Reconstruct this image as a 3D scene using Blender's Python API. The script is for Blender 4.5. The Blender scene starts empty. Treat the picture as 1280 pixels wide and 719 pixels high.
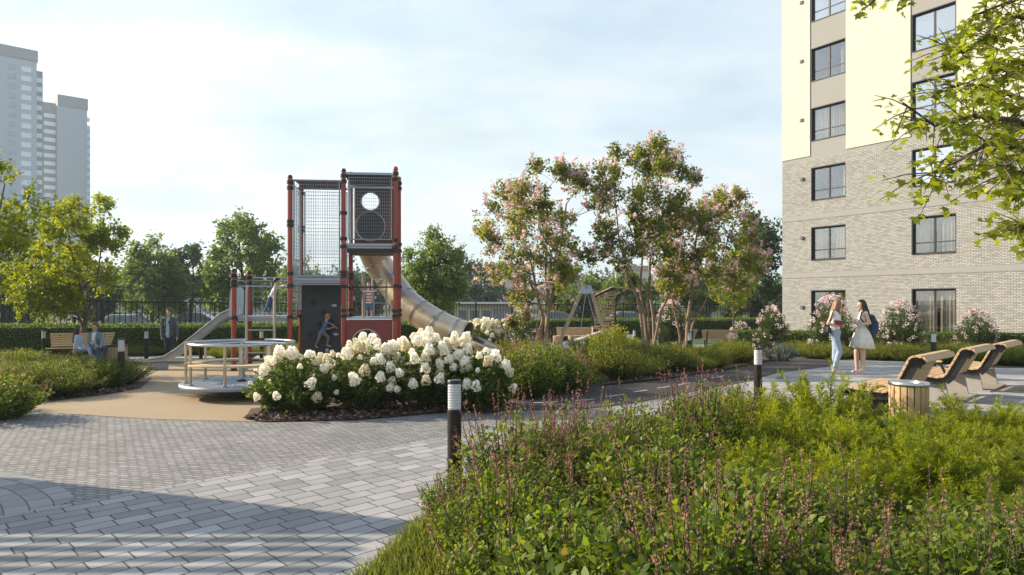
import bpy, bmesh, math, random
import numpy as np
from mathutils import Vector, Matrix, Euler
from mathutils.geometry import tessellate_polygon

PI = math.pi
rnd = random.Random(7)
R = np.random.default_rng(11)
SC = bpy.context.scene
COL = SC.collection

# ------------------------------------------------------------------ camera model (photo 1280x719)
F, CX, HY, CH = 853.0, 640.0, 378.0, 1.6

def gz(y):
    """height of the gently falling ground at depth y"""
    if y <= 8: return 0.0
    if y <= 24: return -.0013 * (y - 8) ** 2
    return -.3328 - .22 * (1 - math.exp(-(y - 24) * .0416 / .22))

def P(px, py, d):
    """world point seen at photo pixel (px,py) at depth d"""
    return Vector(((px - CX) / F * d, d, CH + (HY - py) / F * d))

def G(px, py):
    """ground point under photo pixel"""
    z = 0.0
    for _ in range(30):
        d = (CH - z) * F / (py - HY)
        z = .5 * z + .5 * gz(d)
    return ((px - CX) / F * d, d)

def zz(py, d): return CH + (HY - py) / F * d

# ------------------------------------------------------------------ tagging
def tag(o, label=None, cat=None, group=None, kind=None):
    if label: o['label'] = label
    if cat: o['category'] = cat
    if group: o['group'] = group
    if kind: o['kind'] = kind
    return o

def thing(name, label, cat, loc=(0, 0, 0), rotz=0.0, group=None):
    o = bpy.data.objects.new(name, None)
    o.empty_display_size = .2
    COL.objects.link(o)
    o.location = loc
    o.rotation_euler = (0, 0, rotz)
    return tag(o, label, cat, group)

def copy_tree(o, parent=None):
    c = o.copy()
    COL.objects.link(c)
    c.parent = parent
    for ch in list(o.children):
        copy_tree(ch, c)
    return c

def link(name, me, mat=None, parent=None, smooth=False):
    if mat is not None:
        for m in (mat if isinstance(mat, (list, tuple)) else [mat]):
            me.materials.append(m)
    if smooth:
        me.polygons.foreach_set('use_smooth', np.ones(len(me.polygons), dtype=bool))
    o = bpy.data.objects.new(name, me)
    COL.objects.link(o)
    if parent: o.parent = parent
    return o

# ------------------------------------------------------------------ mesh builder
class MB:
    def __init__(s): s.v, s.f, s.m = [], [], []
    def add(s, vs, fs, mi=0):
        b = len(s.v)
        s.v.extend([tuple(v) for v in vs])
        s.f.extend([tuple(i + b for i in f) for f in fs])
        s.m.extend([mi] * len(fs))
        return s
    def box(s, c, size, rot=None, mi=0, taper=1.0):
        hx, hy, hz = size[0] / 2, size[1] / 2, size[2] / 2
        vs = []
        for z in (-hz, hz):
            t = taper if z > 0 else 1
            for x, y in ((-hx, -hy), (hx, -hy), (hx, hy), (-hx, hy)):
                p = Vector((x * t, y * t, z))
                if rot is not None: p = rot @ p
                vs.append(p + Vector(c))
        return s.add(vs, [(3, 2, 1, 0), (4, 5, 6, 7), (0, 1, 5, 4), (1, 2, 6, 5), (2, 3, 7, 6), (3, 0, 4, 7)], mi)
    def bar(s, a, b, w, h=None, mi=0, up=(0, 0, 1)):
        a, b = Vector(a), Vector(b)
        h = w if h is None else h
        d = (b - a); L = d.length
        if L < 1e-6: return s
        d.normalize()
        u = Vector(up)
        if abs(d.dot(u)) > .99: u = Vector((0, 1, 0))
        x = d.cross(u).normalized(); y = x.cross(d)
        rot = Matrix((x, d, y)).transposed()
        return s.box((a + b) / 2, (w, L, h), rot, mi)
    def tube(s, pts, r, n=8, mi=0, cap=True):
        pts = [Vector(p) for p in pts]
        m = len(pts)
        rs = r if isinstance(r, (list, tuple)) else [r] * m
        vs, fs = [], []
        prev = None
        for i, p in enumerate(pts):
            d = (pts[min(i + 1, m - 1)] - pts[max(i - 1, 0)])
            if d.length < 1e-9: d = Vector((0, 0, 1))
            d.normalize()
            if prev is None:
                u = Vector((0, 0, 1)) if abs(d.z) < .9 else Vector((1, 0, 0))
                x = d.cross(u).normalized()
            else:
                x = prev - d * prev.dot(d)
                x = x.normalized() if x.length > 1e-6 else d.orthogonal().normalized()
            prev = x
            y = d.cross(x)
            for k in range(n):
                a = 2 * PI * k / n
                vs.append(p + (x * math.cos(a) + y * math.sin(a)) * rs[i])
        for i in range(m - 1):
            for k in range(n):
                k2 = (k + 1) % n
                fs.append((i * n + k, i * n + k2, (i + 1) * n + k2, (i + 1) * n + k))
        if cap:
            fs.append(tuple(range(n - 1, -1, -1)))
            fs.append(tuple((m - 1) * n + k for k in range(n)))
        return s.add(vs, fs, mi)
    def lathe(s, prof, c=(0, 0, 0), n=20, mi=0, cap=True):
        c = Vector(c); vs, fs = [], []
        for r, z in prof:
            for k in range(n):
                a = 2 * PI * k / n
                vs.append(c + Vector((r * math.cos(a), r * math.sin(a), z)))
        for i in range(len(prof) - 1):
            for k in range(n):
                k2 = (k + 1) % n
                fs.append((i * n + k, i * n + k2, (i + 1) * n + k2, (i + 1) * n + k))
        if cap:
            fs.append(tuple(range(n - 1, -1, -1)))
            fs.append(tuple((len(prof) - 1) * n + k for k in range(n)))
        return s.add(vs, fs, mi)
    def ell(s, c, r, rot=None, n=12, m=8, mi=0):
        c = Vector(c); vs, fs = [], []
        vs.append(Vector((0, 0, -r[2])))
        for i in range(1, m):
            t = -PI / 2 + PI * i / m
            for k in range(n):
                a = 2 * PI * k / n
                vs.append(Vector((r[0] * math.cos(t) * math.cos(a), r[1] * math.cos(t) * math.sin(a), r[2] * math.sin(t))))
        vs.append(Vector((0, 0, r[2])))
        if rot is not None: vs = [rot @ v for v in vs]
        vs = [v + c for v in vs]
        for k in range(n):
            fs.append((0, 1 + (k + 1) % n, 1 + k))
            fs.append((len(vs) - 1, 1 + (m - 2) * n + k, 1 + (m - 2) * n + (k + 1) % n))
        for i in range(m - 2):
            for k in range(n):
                k2 = (k + 1) % n
                fs.append((1 + i * n + k, 1 + i * n + k2, 1 + (i + 1) * n + k2, 1 + (i + 1) * n + k))
        return s.add(vs, fs, mi)
    def capsule(s, a, ra, b, rb, n=10):
        """tapered limb with round ends"""
        a, b = Vector(a), Vector(b)
        d = b - a
        L = max(d.length, 1e-4); d = d / L
        pts, rs = [], []
        for k in range(5):
            t = PI / 2 * (1 - k / 4); pts.append(a - d * ra * math.sin(t)); rs.append(max(ra * math.cos(t), .0008))
        for k in range(5):
            t = PI / 2 * (k / 4); pts.append(b + d * rb * math.sin(t)); rs.append(max(rb * math.cos(t), .0008))
        return s.tube(pts, rs, n)
    def prism(s, poly, depth, frame=None, mi=0):
        """closed 2-D outline (x,z) extruded along +y by depth"""
        n = len(poly)
        vs = [Vector((x, 0, z)) for x, z in poly] + [Vector((x, depth, z)) for x, z in poly]
        if frame is not None: vs = [frame @ v for v in vs]
        fs = [tuple(range(n)), tuple(range(2 * n - 1, n - 1, -1))]
        for k in range(n):
            k2 = (k + 1) % n
            fs.append((k, n + k, n + k2, k2))
        return s.add(vs, fs, mi)
    def mesh(s, name):
        me = bpy.data.meshes.new(name)
        me.from_pydata(s.v, [], s.f)
        if any(s.m): me.polygons.foreach_set('material_index', s.m)
        me.update()
        return me
    def build(s, name, mat, parent=None, smooth=False, bevel=0, auto=None):
        me = s.mesh(name)
        o = link(name, me, mat, parent)
        if smooth:
            me.polygons.foreach_set('use_smooth', np.ones(len(me.polygons), dtype=bool))
            if auto is not False:
                try: me.set_sharp_from_angle(angle=math.radians(auto or 40))
                except Exception: pass
        if bevel:
            b = o.modifiers.new('bevel', 'BEVEL'); b.width = bevel; b.segments = 2; b.limit_method = 'ANGLE'; b.angle_limit = math.radians(50)
        return o

def quads_mesh(name, V, tint=None):
    """V (N,k,3) polygons -> mesh with per-face float attribute 'tint'"""
    N, k = V.shape[:2]
    me = bpy.data.meshes.new(name)
    me.vertices.add(N * k)
    me.vertices.foreach_set('co', np.ascontiguousarray(V, dtype=np.float32).reshape(-1))
    me.loops.add(N * k)
    me.loops.foreach_set('vertex_index', np.arange(N * k, dtype=np.int32))
    me.polygons.add(N)
    me.polygons.foreach_set('loop_start', np.arange(0, N * k, k, dtype=np.int32))
    me.polygons.foreach_set('loop_total', np.full(N, k, dtype=np.int32))
    if tint is not None:
        a = me.attributes.new('tint', 'FLOAT', 'FACE')
        a.data.foreach_set('value', np.ascontiguousarray(tint, dtype=np.float32))
    me.update(calc_edges=True)
    me.validate()
    return me

def unit(a): return a / np.maximum(np.linalg.norm(a, axis=-1, keepdims=True), 1e-9)

LEAF4 = np.array([(0, 0, 0), (.45, .5, .10), (1, 0, -.05), (.45, -.5, .10)])
LEAF6 = np.array([(0, 0, 0), (.3, .42, .08), (.68, .36, .06), (1, 0, -.10), (.68, -.36, .06), (.3, -.42, .08)])
NEEDLE = np.array([(0, -.5, 0), (0, .5, 0), (1, .15, 0), (1, -.15, 0)])
PETAL = np.array([(0, -.4, 0), (.5, -.55, .12), (1, 0, .0), (.5, .55, .12)])
def _maple():
    pts = []
    spec = [(-150, .22), (-118, .55), (-95, .40), (-62, .85), (-48, .50), (-28, .55), (0, 1.0), (28, .55), (48, .50), (62, .85), (95, .40), (118, .55), (150, .22)]
    for a, r in spec:
        t = math.radians(a)
        pts.append((.35 + .75 * r * math.cos(t), .85 * r * math.sin(t), -.22 * r * abs(math.sin(t)) - .12 * max(0, r * math.cos(t))))
    return np.array(pts)
MAPLE = _maple()

def leaves(pos, axis, nor, size, width, tmpl):
    """pos (N,3); axis, nor (N,3); size (N,) -> (N,k,3)"""
    a = unit(axis)
    n = nor - (nor * a).sum(1, keepdims=True) * a
    n = unit(n)
    s = np.cross(n, a)
    L = size[:, None, None]
    t = tmpl[None]
    return pos[:, None] + L * (t[..., 0:1] * a[:, None] + width * t[..., 1:2] * s[:, None] + t[..., 2:3] * n[:, None])

# ------------------------------------------------------------------ materials
def nt(m):
    m.use_nodes = True
    t = m.node_tree
    for n in list(t.nodes): t.nodes.remove(n)
    o = t.nodes.new('ShaderNodeOutputMaterial')
    return t, o
def N(t, typ, **kw):
    n = t.nodes.new(typ)
    for k, v in kw.items():
        if k == 'inp':
            for kk, vv in v.items(): n.inputs[kk].default_value = vv
        else: setattr(n, k, v)
    return n
def rgba(c): return (c[0], c[1], c[2], 1)
def ramp(t, stops, interp='LINEAR'):
    r = t.nodes.new('ShaderNodeValToRGB')
    e = r.color_ramp.elements
    r.color_ramp.interpolation = interp
    while len(e) < len(stops): e.new(.5)
    for x, (p, c) in zip(e, stops):
        x.position = p; x.color = rgba(c) if len(c) == 3 else c
    return r
MATS = {}
def mat(name, c, rough=.6, metal=0.0, vary=.12, scale=6.0, bump=0.0, bscale=80.0, spec=.4, coat=0.0, emit=None):
    if name in MATS: return MATS[name]
    m = bpy.data.materials.new(name); t, o = nt(m)
    b = N(t, 'ShaderNodeBsdfPrincipled', inp={'Roughness': rough, 'Metallic': metal, 'Specular IOR Level': spec, 'Coat Weight': coat})
    tc = N(t, 'ShaderNodeTexCoord')
    no = N(t, 'ShaderNodeTexNoise', inp={'Scale': scale, 'Detail': 5.0, 'Roughness': .6})
    t.links.new(tc.outputs['Object'], no.inputs['Vector'])
    lo = [x * (1 - vary) for x in c]; hi = [min(1, x * (1 + vary)) for x in c]
    r = ramp(t, [(.3, lo), (.7, hi)])
    t.links.new(no.outputs['Fac'], r.inputs['Fac'])
    t.links.new(r.outputs['Color'], b.inputs['Base Color'])
    rr = N(t, 'ShaderNodeMapRange', inp={'From Min': .3, 'From Max': .7, 'To Min': max(.02, rough - .08), 'To Max': min(1, rough + .08)})
    t.links.new(no.outputs['Fac'], rr.inputs['Value']); t.links.new(rr.outputs[0], b.inputs['Roughness'])
    if bump:
        n2 = N(t, 'ShaderNodeTexNoise', inp={'Scale': bscale, 'Detail': 4.0})
        t.links.new(tc.outputs['Object'], n2.inputs['Vector'])
        bp = N(t, 'ShaderNodeBump', inp={'Strength': bump, 'Distance': .01})
        t.links.new(n2.outputs['Fac'], bp.inputs['Height']); t.links.new(bp.outputs[0], b.inputs['Normal'])
    if emit:
        b.inputs['Emission Color'].default_value = rgba(emit[0]); b.inputs['Emission Strength'].default_value = emit[1]
    t.links.new(b.outputs[0], o.inputs[0])
    MATS[name] = m
    return m

def leaf_mat(name, stops, trans=.35, rough=.5, tcol=None):
    m = bpy.data.materials.new(name); t, o = nt(m)
    at = N(t, 'ShaderNodeAttribute', attribute_name='tint')
    oi = N(t, 'ShaderNodeObjectInfo')
    ad = N(t, 'ShaderNodeMath', operation='MULTIPLY_ADD', inp={1: .18, 2: -.09})
    t.links.new(oi.outputs['Random'], ad.inputs[0])
    a2 = N(t, 'ShaderNodeMath', operation='ADD', use_clamp=True)
    t.links.new(at.outputs['Fac'], a2.inputs[0]); t.links.new(ad.outputs[0], a2.inputs[1])
    r = ramp(t, stops)
    t.links.new(a2.outputs[0], r.inputs['Fac'])
    b = N(t, 'ShaderNodeBsdfPrincipled', inp={'Roughness': rough, 'Specular IOR Level': .25})
    t.links.new(r.outputs['Color'], b.inputs['Base Color'])
    tr = N(t, 'ShaderNodeBsdfTranslucent')
    hs = N(t, 'ShaderNodeHueSaturation', inp={'Hue': .485, 'Saturation': 1.1, 'Value': 2.1})
    t.links.new(r.outputs['Color'], hs.inputs['Color']); t.links.new(hs.outputs[0], tr.inputs['Color'])
    mx = N(t, 'ShaderNodeMixShader', inp={0: trans})
    t.links.new(b.outputs[0], mx.inputs[1]); t.links.new(tr.outputs[0], mx.inputs[2])
    t.links.new(mx.outputs[0], o.inputs[0])
    return m

def brick_mat(name, cols, mortar, bw, bh, ms, rot=0.0, axes='xy', rough=.8, bump=.6, offset=.5, squash=1.0, sqf=2, wob=0.0, polar=None, spread=.5, stain=.18, bias=0.0, shuffle=False):
    """paving / brick surface in metres"""
    m = bpy.data.materials.new(name); t, o = nt(m)
    tc = N(t, 'ShaderNodeTexCoord')
    v = tc.outputs['Object']
    if axes == 'xz':
        sp = N(t, 'ShaderNodeSeparateXYZ'); t.links.new(v, sp.inputs[0])
        cb = N(t, 'ShaderNodeCombineXYZ'); t.links.new(sp.outputs['X'], cb.inputs['X']); t.links.new(sp.outputs['Z'], cb.inputs['Y'])
        v = cb.outputs[0]
    if polar:
        mp = N(t, 'ShaderNodeMapping'); mp.inputs['Location'].default_value = (-polar[0], -polar[1], 0); t.links.new(v, mp.inputs['Vector'])
        sp = N(t, 'ShaderNodeSeparateXYZ'); t.links.new(mp.outputs[0], sp.inputs[0])
        an = N(t, 'ShaderNodeMath', operation='ARCTAN2'); t.links.new(sp.outputs['Y'], an.inputs[0]); t.links.new(sp.outputs['X'], an.inputs[1])
        mu = N(t, 'ShaderNodeMath', operation='MULTIPLY', inp={1: polar[2]}); t.links.new(an.outputs[0], mu.inputs[0])
        ln = N(t, 'ShaderNodeVectorMath', operation='LENGTH'); t.links.new(mp.outputs[0], ln.inputs[0])
        cb = N(t, 'ShaderNodeCombineXYZ'); t.links.new(mu.outputs[0], cb.inputs['X']); t.links.new(ln.outputs['Value'], cb.inputs['Y'])
        v = cb.outputs[0]
    if rot:
        mp = N(t, 'ShaderNodeMapping'); mp.inputs['Rotation'].default_value = (0, 0, rot); t.links.new(v, mp.inputs['Vector']); v = mp.outputs[0]
    if wob:
        wn = N(t, 'ShaderNodeTexNoise', inp={'Scale': 9.0, 'Detail': 2.0}); t.links.new(v, wn.inputs['Vector'])
        ws = N(t, 'ShaderNodeVectorMath', operation='SCALE', inp={'Scale': wob}); t.links.new(wn.outputs['Color'], ws.inputs[0])
        wa = N(t, 'ShaderNodeVectorMath', operation='ADD'); t.links.new(v, wa.inputs[0]); t.links.new(ws.outputs[0], wa.inputs[1]); v = wa.outputs[0]
    if shuffle:      # every row starts at its own random joint
        sp = N(t, 'ShaderNodeSeparateXYZ'); t.links.new(v, sp.inputs[0])
        dv = N(t, 'ShaderNodeMath', operation='DIVIDE', inp={1: bh}); t.links.new(sp.outputs['Y'], dv.inputs[0])
        fl = N(t, 'ShaderNodeMath', operation='FLOOR'); t.links.new(dv.outputs[0], fl.inputs[0])
        wn = N(t, 'ShaderNodeTexWhiteNoise', noise_dimensions='1D'); t.links.new(fl.outputs[0], wn.inputs['W'])
        ax = N(t, 'ShaderNodeMath', operation='ADD'); t.links.new(sp.outputs['X'], ax.inputs[0]); t.links.new(wn.outputs['Value'], ax.inputs[1])
        cb = N(t, 'ShaderNodeCombineXYZ'); t.links.new(ax.outputs[0], cb.inputs['X']); t.links.new(sp.outputs['Y'], cb.inputs['Y']); v = cb.outputs[0]
    br = N(t, 'ShaderNodeTexBrick', offset=offset, squash=squash, squash_frequency=sqf)
    br.inputs['Scale'].default_value = 1.0
    br.inputs['Mortar Size'].default_value = ms; br.inputs['Mortar Smooth'].default_value = .25
    br.inputs['Brick Width'].default_value = bw; br.inputs['Row Height'].default_value = bh
    br.inputs['Bias'].default_value = bias
    br.inputs['Color1'].default_value = (0, 0, 0, 1); br.inputs['Color2'].default_value = (1, 1, 1, 1); br.inputs['Mortar'].default_value = (.5, .5, .5, 1)
    t.links.new(v, br.inputs['Vector'])
    cr = ramp(t, [(i / (len(cols) - 1), c) for i, c in enumerate(cols)])
    t.links.new(br.outputs['Color'], cr.inputs['Fac'])
    n1 = N(t, 'ShaderNodeTexNoise', inp={'Scale': 1.3, 'Detail': 6.0, 'Roughness': .65}); t.links.new(v, n1.inputs['Vector'])
    n2 = N(t, 'ShaderNodeTexNoise', inp={'Scale': 60.0, 'Detail': 4.0, 'Roughness': .7}); t.links.new(v, n2.inputs['Vector'])
    s1 = N(t, 'ShaderNodeMapRange', inp={'From Min': .3, 'From Max': .7, 'To Min': 1 - stain, 'To Max': 1 + stain}); t.links.new(n1.outputs['Fac'], s1.inputs['Value'])
    s2 = N(t, 'ShaderNodeMapRange', inp={'From Min': .25, 'From Max': .75, 'To Min': .86, 'To Max': 1.14}); t.links.new(n2.outputs['Fac'], s2.inputs['Value'])
    mm = N(t, 'ShaderNodeMath', operation='MULTIPLY'); t.links.new(s1.outputs[0], mm.inputs[0]); t.links.new(s2.outputs[0], mm.inputs[1])
    mo = N(t, 'ShaderNodeMix', data_type='RGBA'); mo.inputs['B'].default_value = rgba(mortar)
    t.links.new(br.outputs['Fac'], mo.inputs['Factor']); t.links.new(cr.outputs['Color'], mo.inputs['A'])
    vs = N(t, 'ShaderNodeVectorMath', operation='SCALE'); t.links.new(mo.outputs['Result'], vs.inputs[0]); t.links.new(mm.outputs[0], vs.inputs['Scale'])
    b = N(t, 'ShaderNodeBsdfPrincipled', inp={'Roughness': rough, 'Specular IOR Level': .35})
    t.links.new(vs.outputs[0], b.inputs['Base Color'])
    h = N(t, 'ShaderNodeMath', operation='MULTIPLY_ADD', inp={1: -1.0, 2: 1.0}); t.links.new(br.outputs['Fac'], h.inputs[0])
    h2 = N(t, 'ShaderNodeMath', operation='MULTIPLY_ADD', inp={1: .35}); t.links.new(n2.outputs['Fac'], h2.inputs[0]); t.links.new(h.outputs[0], h2.inputs[2])
    h3 = N(t, 'ShaderNodeMath', operation='MULTIPLY_ADD', inp={1: .25}); t.links.new(br.outputs['Color'], h3.inputs[0]); t.links.new(h2.outputs[0], h3.inputs[2])
    bp = N(t, 'ShaderNodeBump', inp={'Strength': bump, 'Distance': .012})
    t.links.new(h3.outputs[0], bp.inputs['Height']); t.links.new(bp.outputs[0], b.inputs['Normal'])
    t.links.new(b.outputs[0], o.inputs[0])
    return m

def granular_mat(name, c1, c2, scale, rough=.85, bump=.4, big=.15, bscale=.6, c3=None):
    m = bpy.data.materials.new(name); t, o = nt(m)
    tc = N(t, 'ShaderNodeTexCoord')
    n = N(t, 'ShaderNodeTexNoise', inp={'Scale': scale, 'Detail': 6.0, 'Roughness': .75}); t.links.new(tc.outputs['Object'], n.inputs['Vector'])
    st = [(.3, c1), (.7, c2)] if c3 is None else [(.28, c1), (.5, c2), (.72, c3)]
    r = ramp(t, st); t.links.new(n.outputs['Fac'], r.inputs['Fac'])
    n1 = N(t, 'ShaderNodeTexNoise', inp={'Scale': bscale, 'Detail': 5.0}); t.links.new(tc.outputs['Object'], n1.inputs['Vector'])
    s1 = N(t, 'ShaderNodeMapRange', inp={'From Min': .3, 'From Max': .7, 'To Min': 1 - big, 'To Max': 1 + big}); t.links.new(n1.outputs['Fac'], s1.inputs['Value'])
    vs = N(t, 'ShaderNodeVectorMath', operation='SCALE'); t.links.new(r.outputs['Color'], vs.inputs[0]); t.links.new(s1.outputs[0], vs.inputs['Scale'])
    b = N(t, 'ShaderNodeBsdfPrincipled', inp={'Roughness': rough, 'Specular IOR Level': .3})
    t.links.new(vs.outputs[0], b.inputs['Base Color'])
    bp = N(t, 'ShaderNodeBump', inp={'Strength': bump, 'Distance': .01}); t.links.new(n.outputs['Fac'], bp.inputs['Height']); t.links.new(bp.outputs[0], b.inputs['Normal'])
    t.links.new(b.outputs[0], o.inputs[0])
    return m

def wood_mat(name, c1, c2, along='X', rough=.55, scale=1.0):
    m = bpy.data.materials.new(name); t, o = nt(m)
    tc = N(t, 'ShaderNodeTexCoord')
    mp = N(t, 'ShaderNodeMapping')
    mp.inputs['Scale'].default_value = {'X': (1.5, 22, 22), 'Y': (22, 1.5, 22), 'Z': (22, 22, 1.5)}[along]
    t.links.new(tc.outputs['Object'], mp.inputs['Vector'])
    n = N(t, 'ShaderNodeTexNoise', inp={'Scale': 1.6 * scale, 'Detail': 7.0, 'Roughness': .65, 'Distortion': .6}); t.links.new(mp.outputs[0], n.inputs['Vector'])
    r = ramp(t, [(.3, c1), (.68, c2)]); t.links.new(n.outputs['Fac'], r.inputs['Fac'])
    b = N(t, 'ShaderNodeBsdfPrincipled', inp={'Roughness': rough, 'Specular IOR Level': .35})
    t.links.new(r.outputs['Color'], b.inputs['Base Color'])
    bp = N(t, 'ShaderNodeBump', inp={'Strength': .25, 'Distance': .004}); t.links.new(n.outputs['Fac'], bp.inputs['Height']); t.links.new(bp.outputs[0], b.inputs['Normal'])
    t.links.new(b.outputs[0], o.inputs[0])
    return m

def glass_mat(name, tint=(.75, .8, .84), refl=.35, rough=.02):
    m = bpy.data.materials.new(name); t, o = nt(m)
    tr = N(t, 'ShaderNodeBsdfTransparent'); tr.inputs[0].default_value = rgba(tint)
    gl = N(t, 'ShaderNodeBsdfGlossy', inp={'Roughness': rough}); gl.inputs[0].default_value = (.9, .93, 1, 1)
    tc = N(t, 'ShaderNodeTexCoord'); no = N(t, 'ShaderNodeTexNoise', inp={'Scale': .9, 'Detail': 1.0}); t.links.new(tc.outputs['Object'], no.inputs['Vector'])
    bp = N(t, 'ShaderNodeBump', inp={'Strength': .02, 'Distance': .05}); t.links.new(no.outputs['Fac'], bp.inputs['Height']); t.links.new(bp.outputs[0], gl.inputs['Normal'])
    fr = N(t, 'ShaderNodeLayerWeight', inp={'Blend': .25})
    mr = N(t, 'ShaderNodeMapRange', inp={'From Min': 0, 'From Max': 1, 'To Min': refl, 'To Max': 1}); t.links.new(fr.outputs['Facing'], mr.inputs['Value'])
    mx = N(t, 'ShaderNodeMixShader'); t.links.new(mr.outputs[0], mx.inputs[0]); t.links.new(tr.outputs[0], mx.inputs[1]); t.links.new(gl.outputs[0], mx.inputs[2])
    t.links.new(mx.outputs[0], o.inputs[0])
    return m
# ------------------------------------------------------------------ world, sun, camera
SUN_EL, SUN_AZ = math.radians(25), (-.955, .297)
S = Vector((SUN_AZ[0] * math.cos(SUN_EL), SUN_AZ[1] * math.cos(SUN_EL), math.sin(SUN_EL))).normalized()
def make_world():
    w = bpy.data.worlds.new('World'); SC.world = w; w.use_nodes = True
    t = w.node_tree
    for n in list(t.nodes): t.nodes.remove(n)
    o = t.nodes.new('ShaderNodeOutputWorld')
    bg = N(t, 'ShaderNodeBackground', inp={'Strength': .1})
    sky = t.nodes.new('ShaderNodeTexSky'); sky.sky_type = 'NISHITA'; sky.sun_disc = False
    sky.sun_elevation = SUN_EL
    sky.sun_rotation = math.atan2(SUN_AZ[0], SUN_AZ[1])
    sky.air_density = 1.0; sky.dust_density = 1.5; sky.ozone_density = 2.0
    tc = N(t, 'ShaderNodeTexCoord')
    # clouds: direction projected on a high flat layer
    sp = N(t, 'ShaderNodeSeparateXYZ'); t.links.new(tc.outputs['Generated'], sp.inputs[0])
    mz = N(t, 'ShaderNodeMath', operation='MAXIMUM', inp={1: 0.0}); t.links.new(sp.outputs['Z'], mz.inputs[0])
    az = N(t, 'ShaderNodeMath', operation='ADD', inp={1: .22}); t.links.new(mz.outputs[0], az.inputs[0])
    dv = N(t, 'ShaderNodeCombineXYZ'); 
    for k in 'XYZ': t.links.new(az.outputs[0], dv.inputs[k])
    pr = N(t, 'ShaderNodeVectorMath', operation='DIVIDE'); t.links.new(tc.outputs['Generated'], pr.inputs[0]); t.links.new(dv.outputs[0], pr.inputs[1])
    mp = N(t, 'ShaderNodeMapping'); mp.inputs['Location'].default_value = (3.1, 1.7, 0); mp.inputs['Scale'].default_value = (.75, 1.15, .4)
    t.links.new(pr.outputs[0], mp.inputs['Vector'])
    n1 = N(t, 'ShaderNodeTexNoise', inp={'Scale': 1.15, 'Detail': 9.0, 'Roughness': .56, 'Distortion': .35}); t.links.new(mp.outputs[0], n1.inputs['Vector'])
    n2 = N(t, 'ShaderNodeTexNoise', inp={'Scale': 2.6, 'Detail': 7.0, 'Roughness': .55}); t.links.new(mp.outputs[0], n2.inputs['Vector'])
    cover = ramp(t, [(.34, (0, 0, 0)), (.62, (1, 1, 1))]); t.links.new(n1.outputs['Fac'], cover.inputs['Fac'])
    ccol = ramp(t, [(.34, CLOUD_LO), (.50, CLOUD_MID), (.62, CLOUD_HI)]); t.links.new(n2.outputs['Fac'], ccol.inputs['Fac'])
    csc = N(t, 'ShaderNodeVectorMath', operation='SCALE', inp={'Scale': CLOUD_K}); t.links.new(ccol.outputs['Color'], csc.inputs[0])
    cf = N(t, 'ShaderNodeMath', operation='MULTIPLY', inp={1: .34}); t.links.new(cover.outputs['Color'], cf.inputs[0])
    ca = N(t, 'ShaderNodeMath', operation='ADD', inp={1: .66}); t.links.new(cf.outputs[0], ca.inputs[0])
    hi = N(t, 'ShaderNodeMapRange', inp={'From Min': .42, 'From Max': .80, 'To Min': 1.0, 'To Max': .04}); hi.interpolation_type = 'SMOOTHSTEP'
    t.links.new(sp.outputs['Z'], hi.inputs['Value'])
    ch = N(t, 'ShaderNodeMath', operation='MULTIPLY'); t.links.new(ca.outputs[0], ch.inputs[0]); t.links.new(hi.outputs[0], ch.inputs[1]); ca = ch
    sk = N(t, 'ShaderNodeVectorMath', operation='SCALE', inp={'Scale': SKY_K}); t.links.new(sky.outputs[0], sk.inputs[0])
    mx = N(t, 'ShaderNodeMix', data_type='RGBA'); t.links.new(ca.outputs[0], mx.inputs['Factor'])
    t.links.new(sk.outputs[0], mx.inputs['A']); t.links.new(csc.outputs[0], mx.inputs['B'])
    t.links.new(mx.outputs['Result'], bg.inputs['Color'])
    t.links.new(bg.outputs[0], o.inputs[0])
CLOUD_LO, CLOUD_MID, CLOUD_HI, CLOUD_K, SKY_K = (.66, .80, .875), (.84, .945, .975), (1.0, 1.0, .98), 4.4, 1.55
make_world()
sl = bpy.data.lights.new('sun', 'SUN'); sl.energy = 4.3; sl.angle = math.radians(.5); sl.color = (1, .86, .67)
so = bpy.data.objects.new('sun', sl); COL.objects.link(so)
so.rotation_euler = S.to_track_quat('Z', 'Y').to_euler()
cam = bpy.data.cameras.new('camera'); co = bpy.data.objects.new('camera', cam); COL.objects.link(co)
cam.sensor_width = 36; cam.lens = 36 * F / 1280; cam.clip_end = 6000; cam.clip_start = .1
cam.shift_y = (HY - 359.5) / 1280
co.location = (0, 0, CH); co.rotation_euler = (PI / 2, 0, 0)
SC.camera = co
SC.view_settings.view_transform = 'Standard'; SC.view_settings.look = 'None'
SC.view_settings.gamma = 1; SC.view_settings.use_curve_mapping = False
SC.view_settings.exposure = 1.15
SC.render.engine = 'CYCLES'
c = SC.cycles
c.max_bounces = 8; c.diffuse_bounces = 4; c.glossy_bounces = 3; c.transmission_bounces = 4; c.transparent_max_bounces = 12; c.volume_bounces = 0
c.use_denoising = True; c.caustics_reflective = False; c.caustics_refractive = False

# ------------------------------------------------------------------ haze: one even body of air round everything
def haze():
    m = bpy.data.materials.new('haze_air'); t, o = nt(m)
    v = N(t, 'ShaderNodeVolumePrincipled', inp={'Density': HAZE, 'Anisotropy': .25}); v.inputs['Color'].default_value = (.80, .93, 1.0, 1)
    t.links.new(v.outputs[0], o.inputs['Volume'])
    b = MB().box((0, 430, 56), (1420, 960, 116))
    h = b.build('haze', m); h['kind'] = 'stuff'; h['label'] = 'thin bluish summer haze filling the air'
HAZE = .0006
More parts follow.
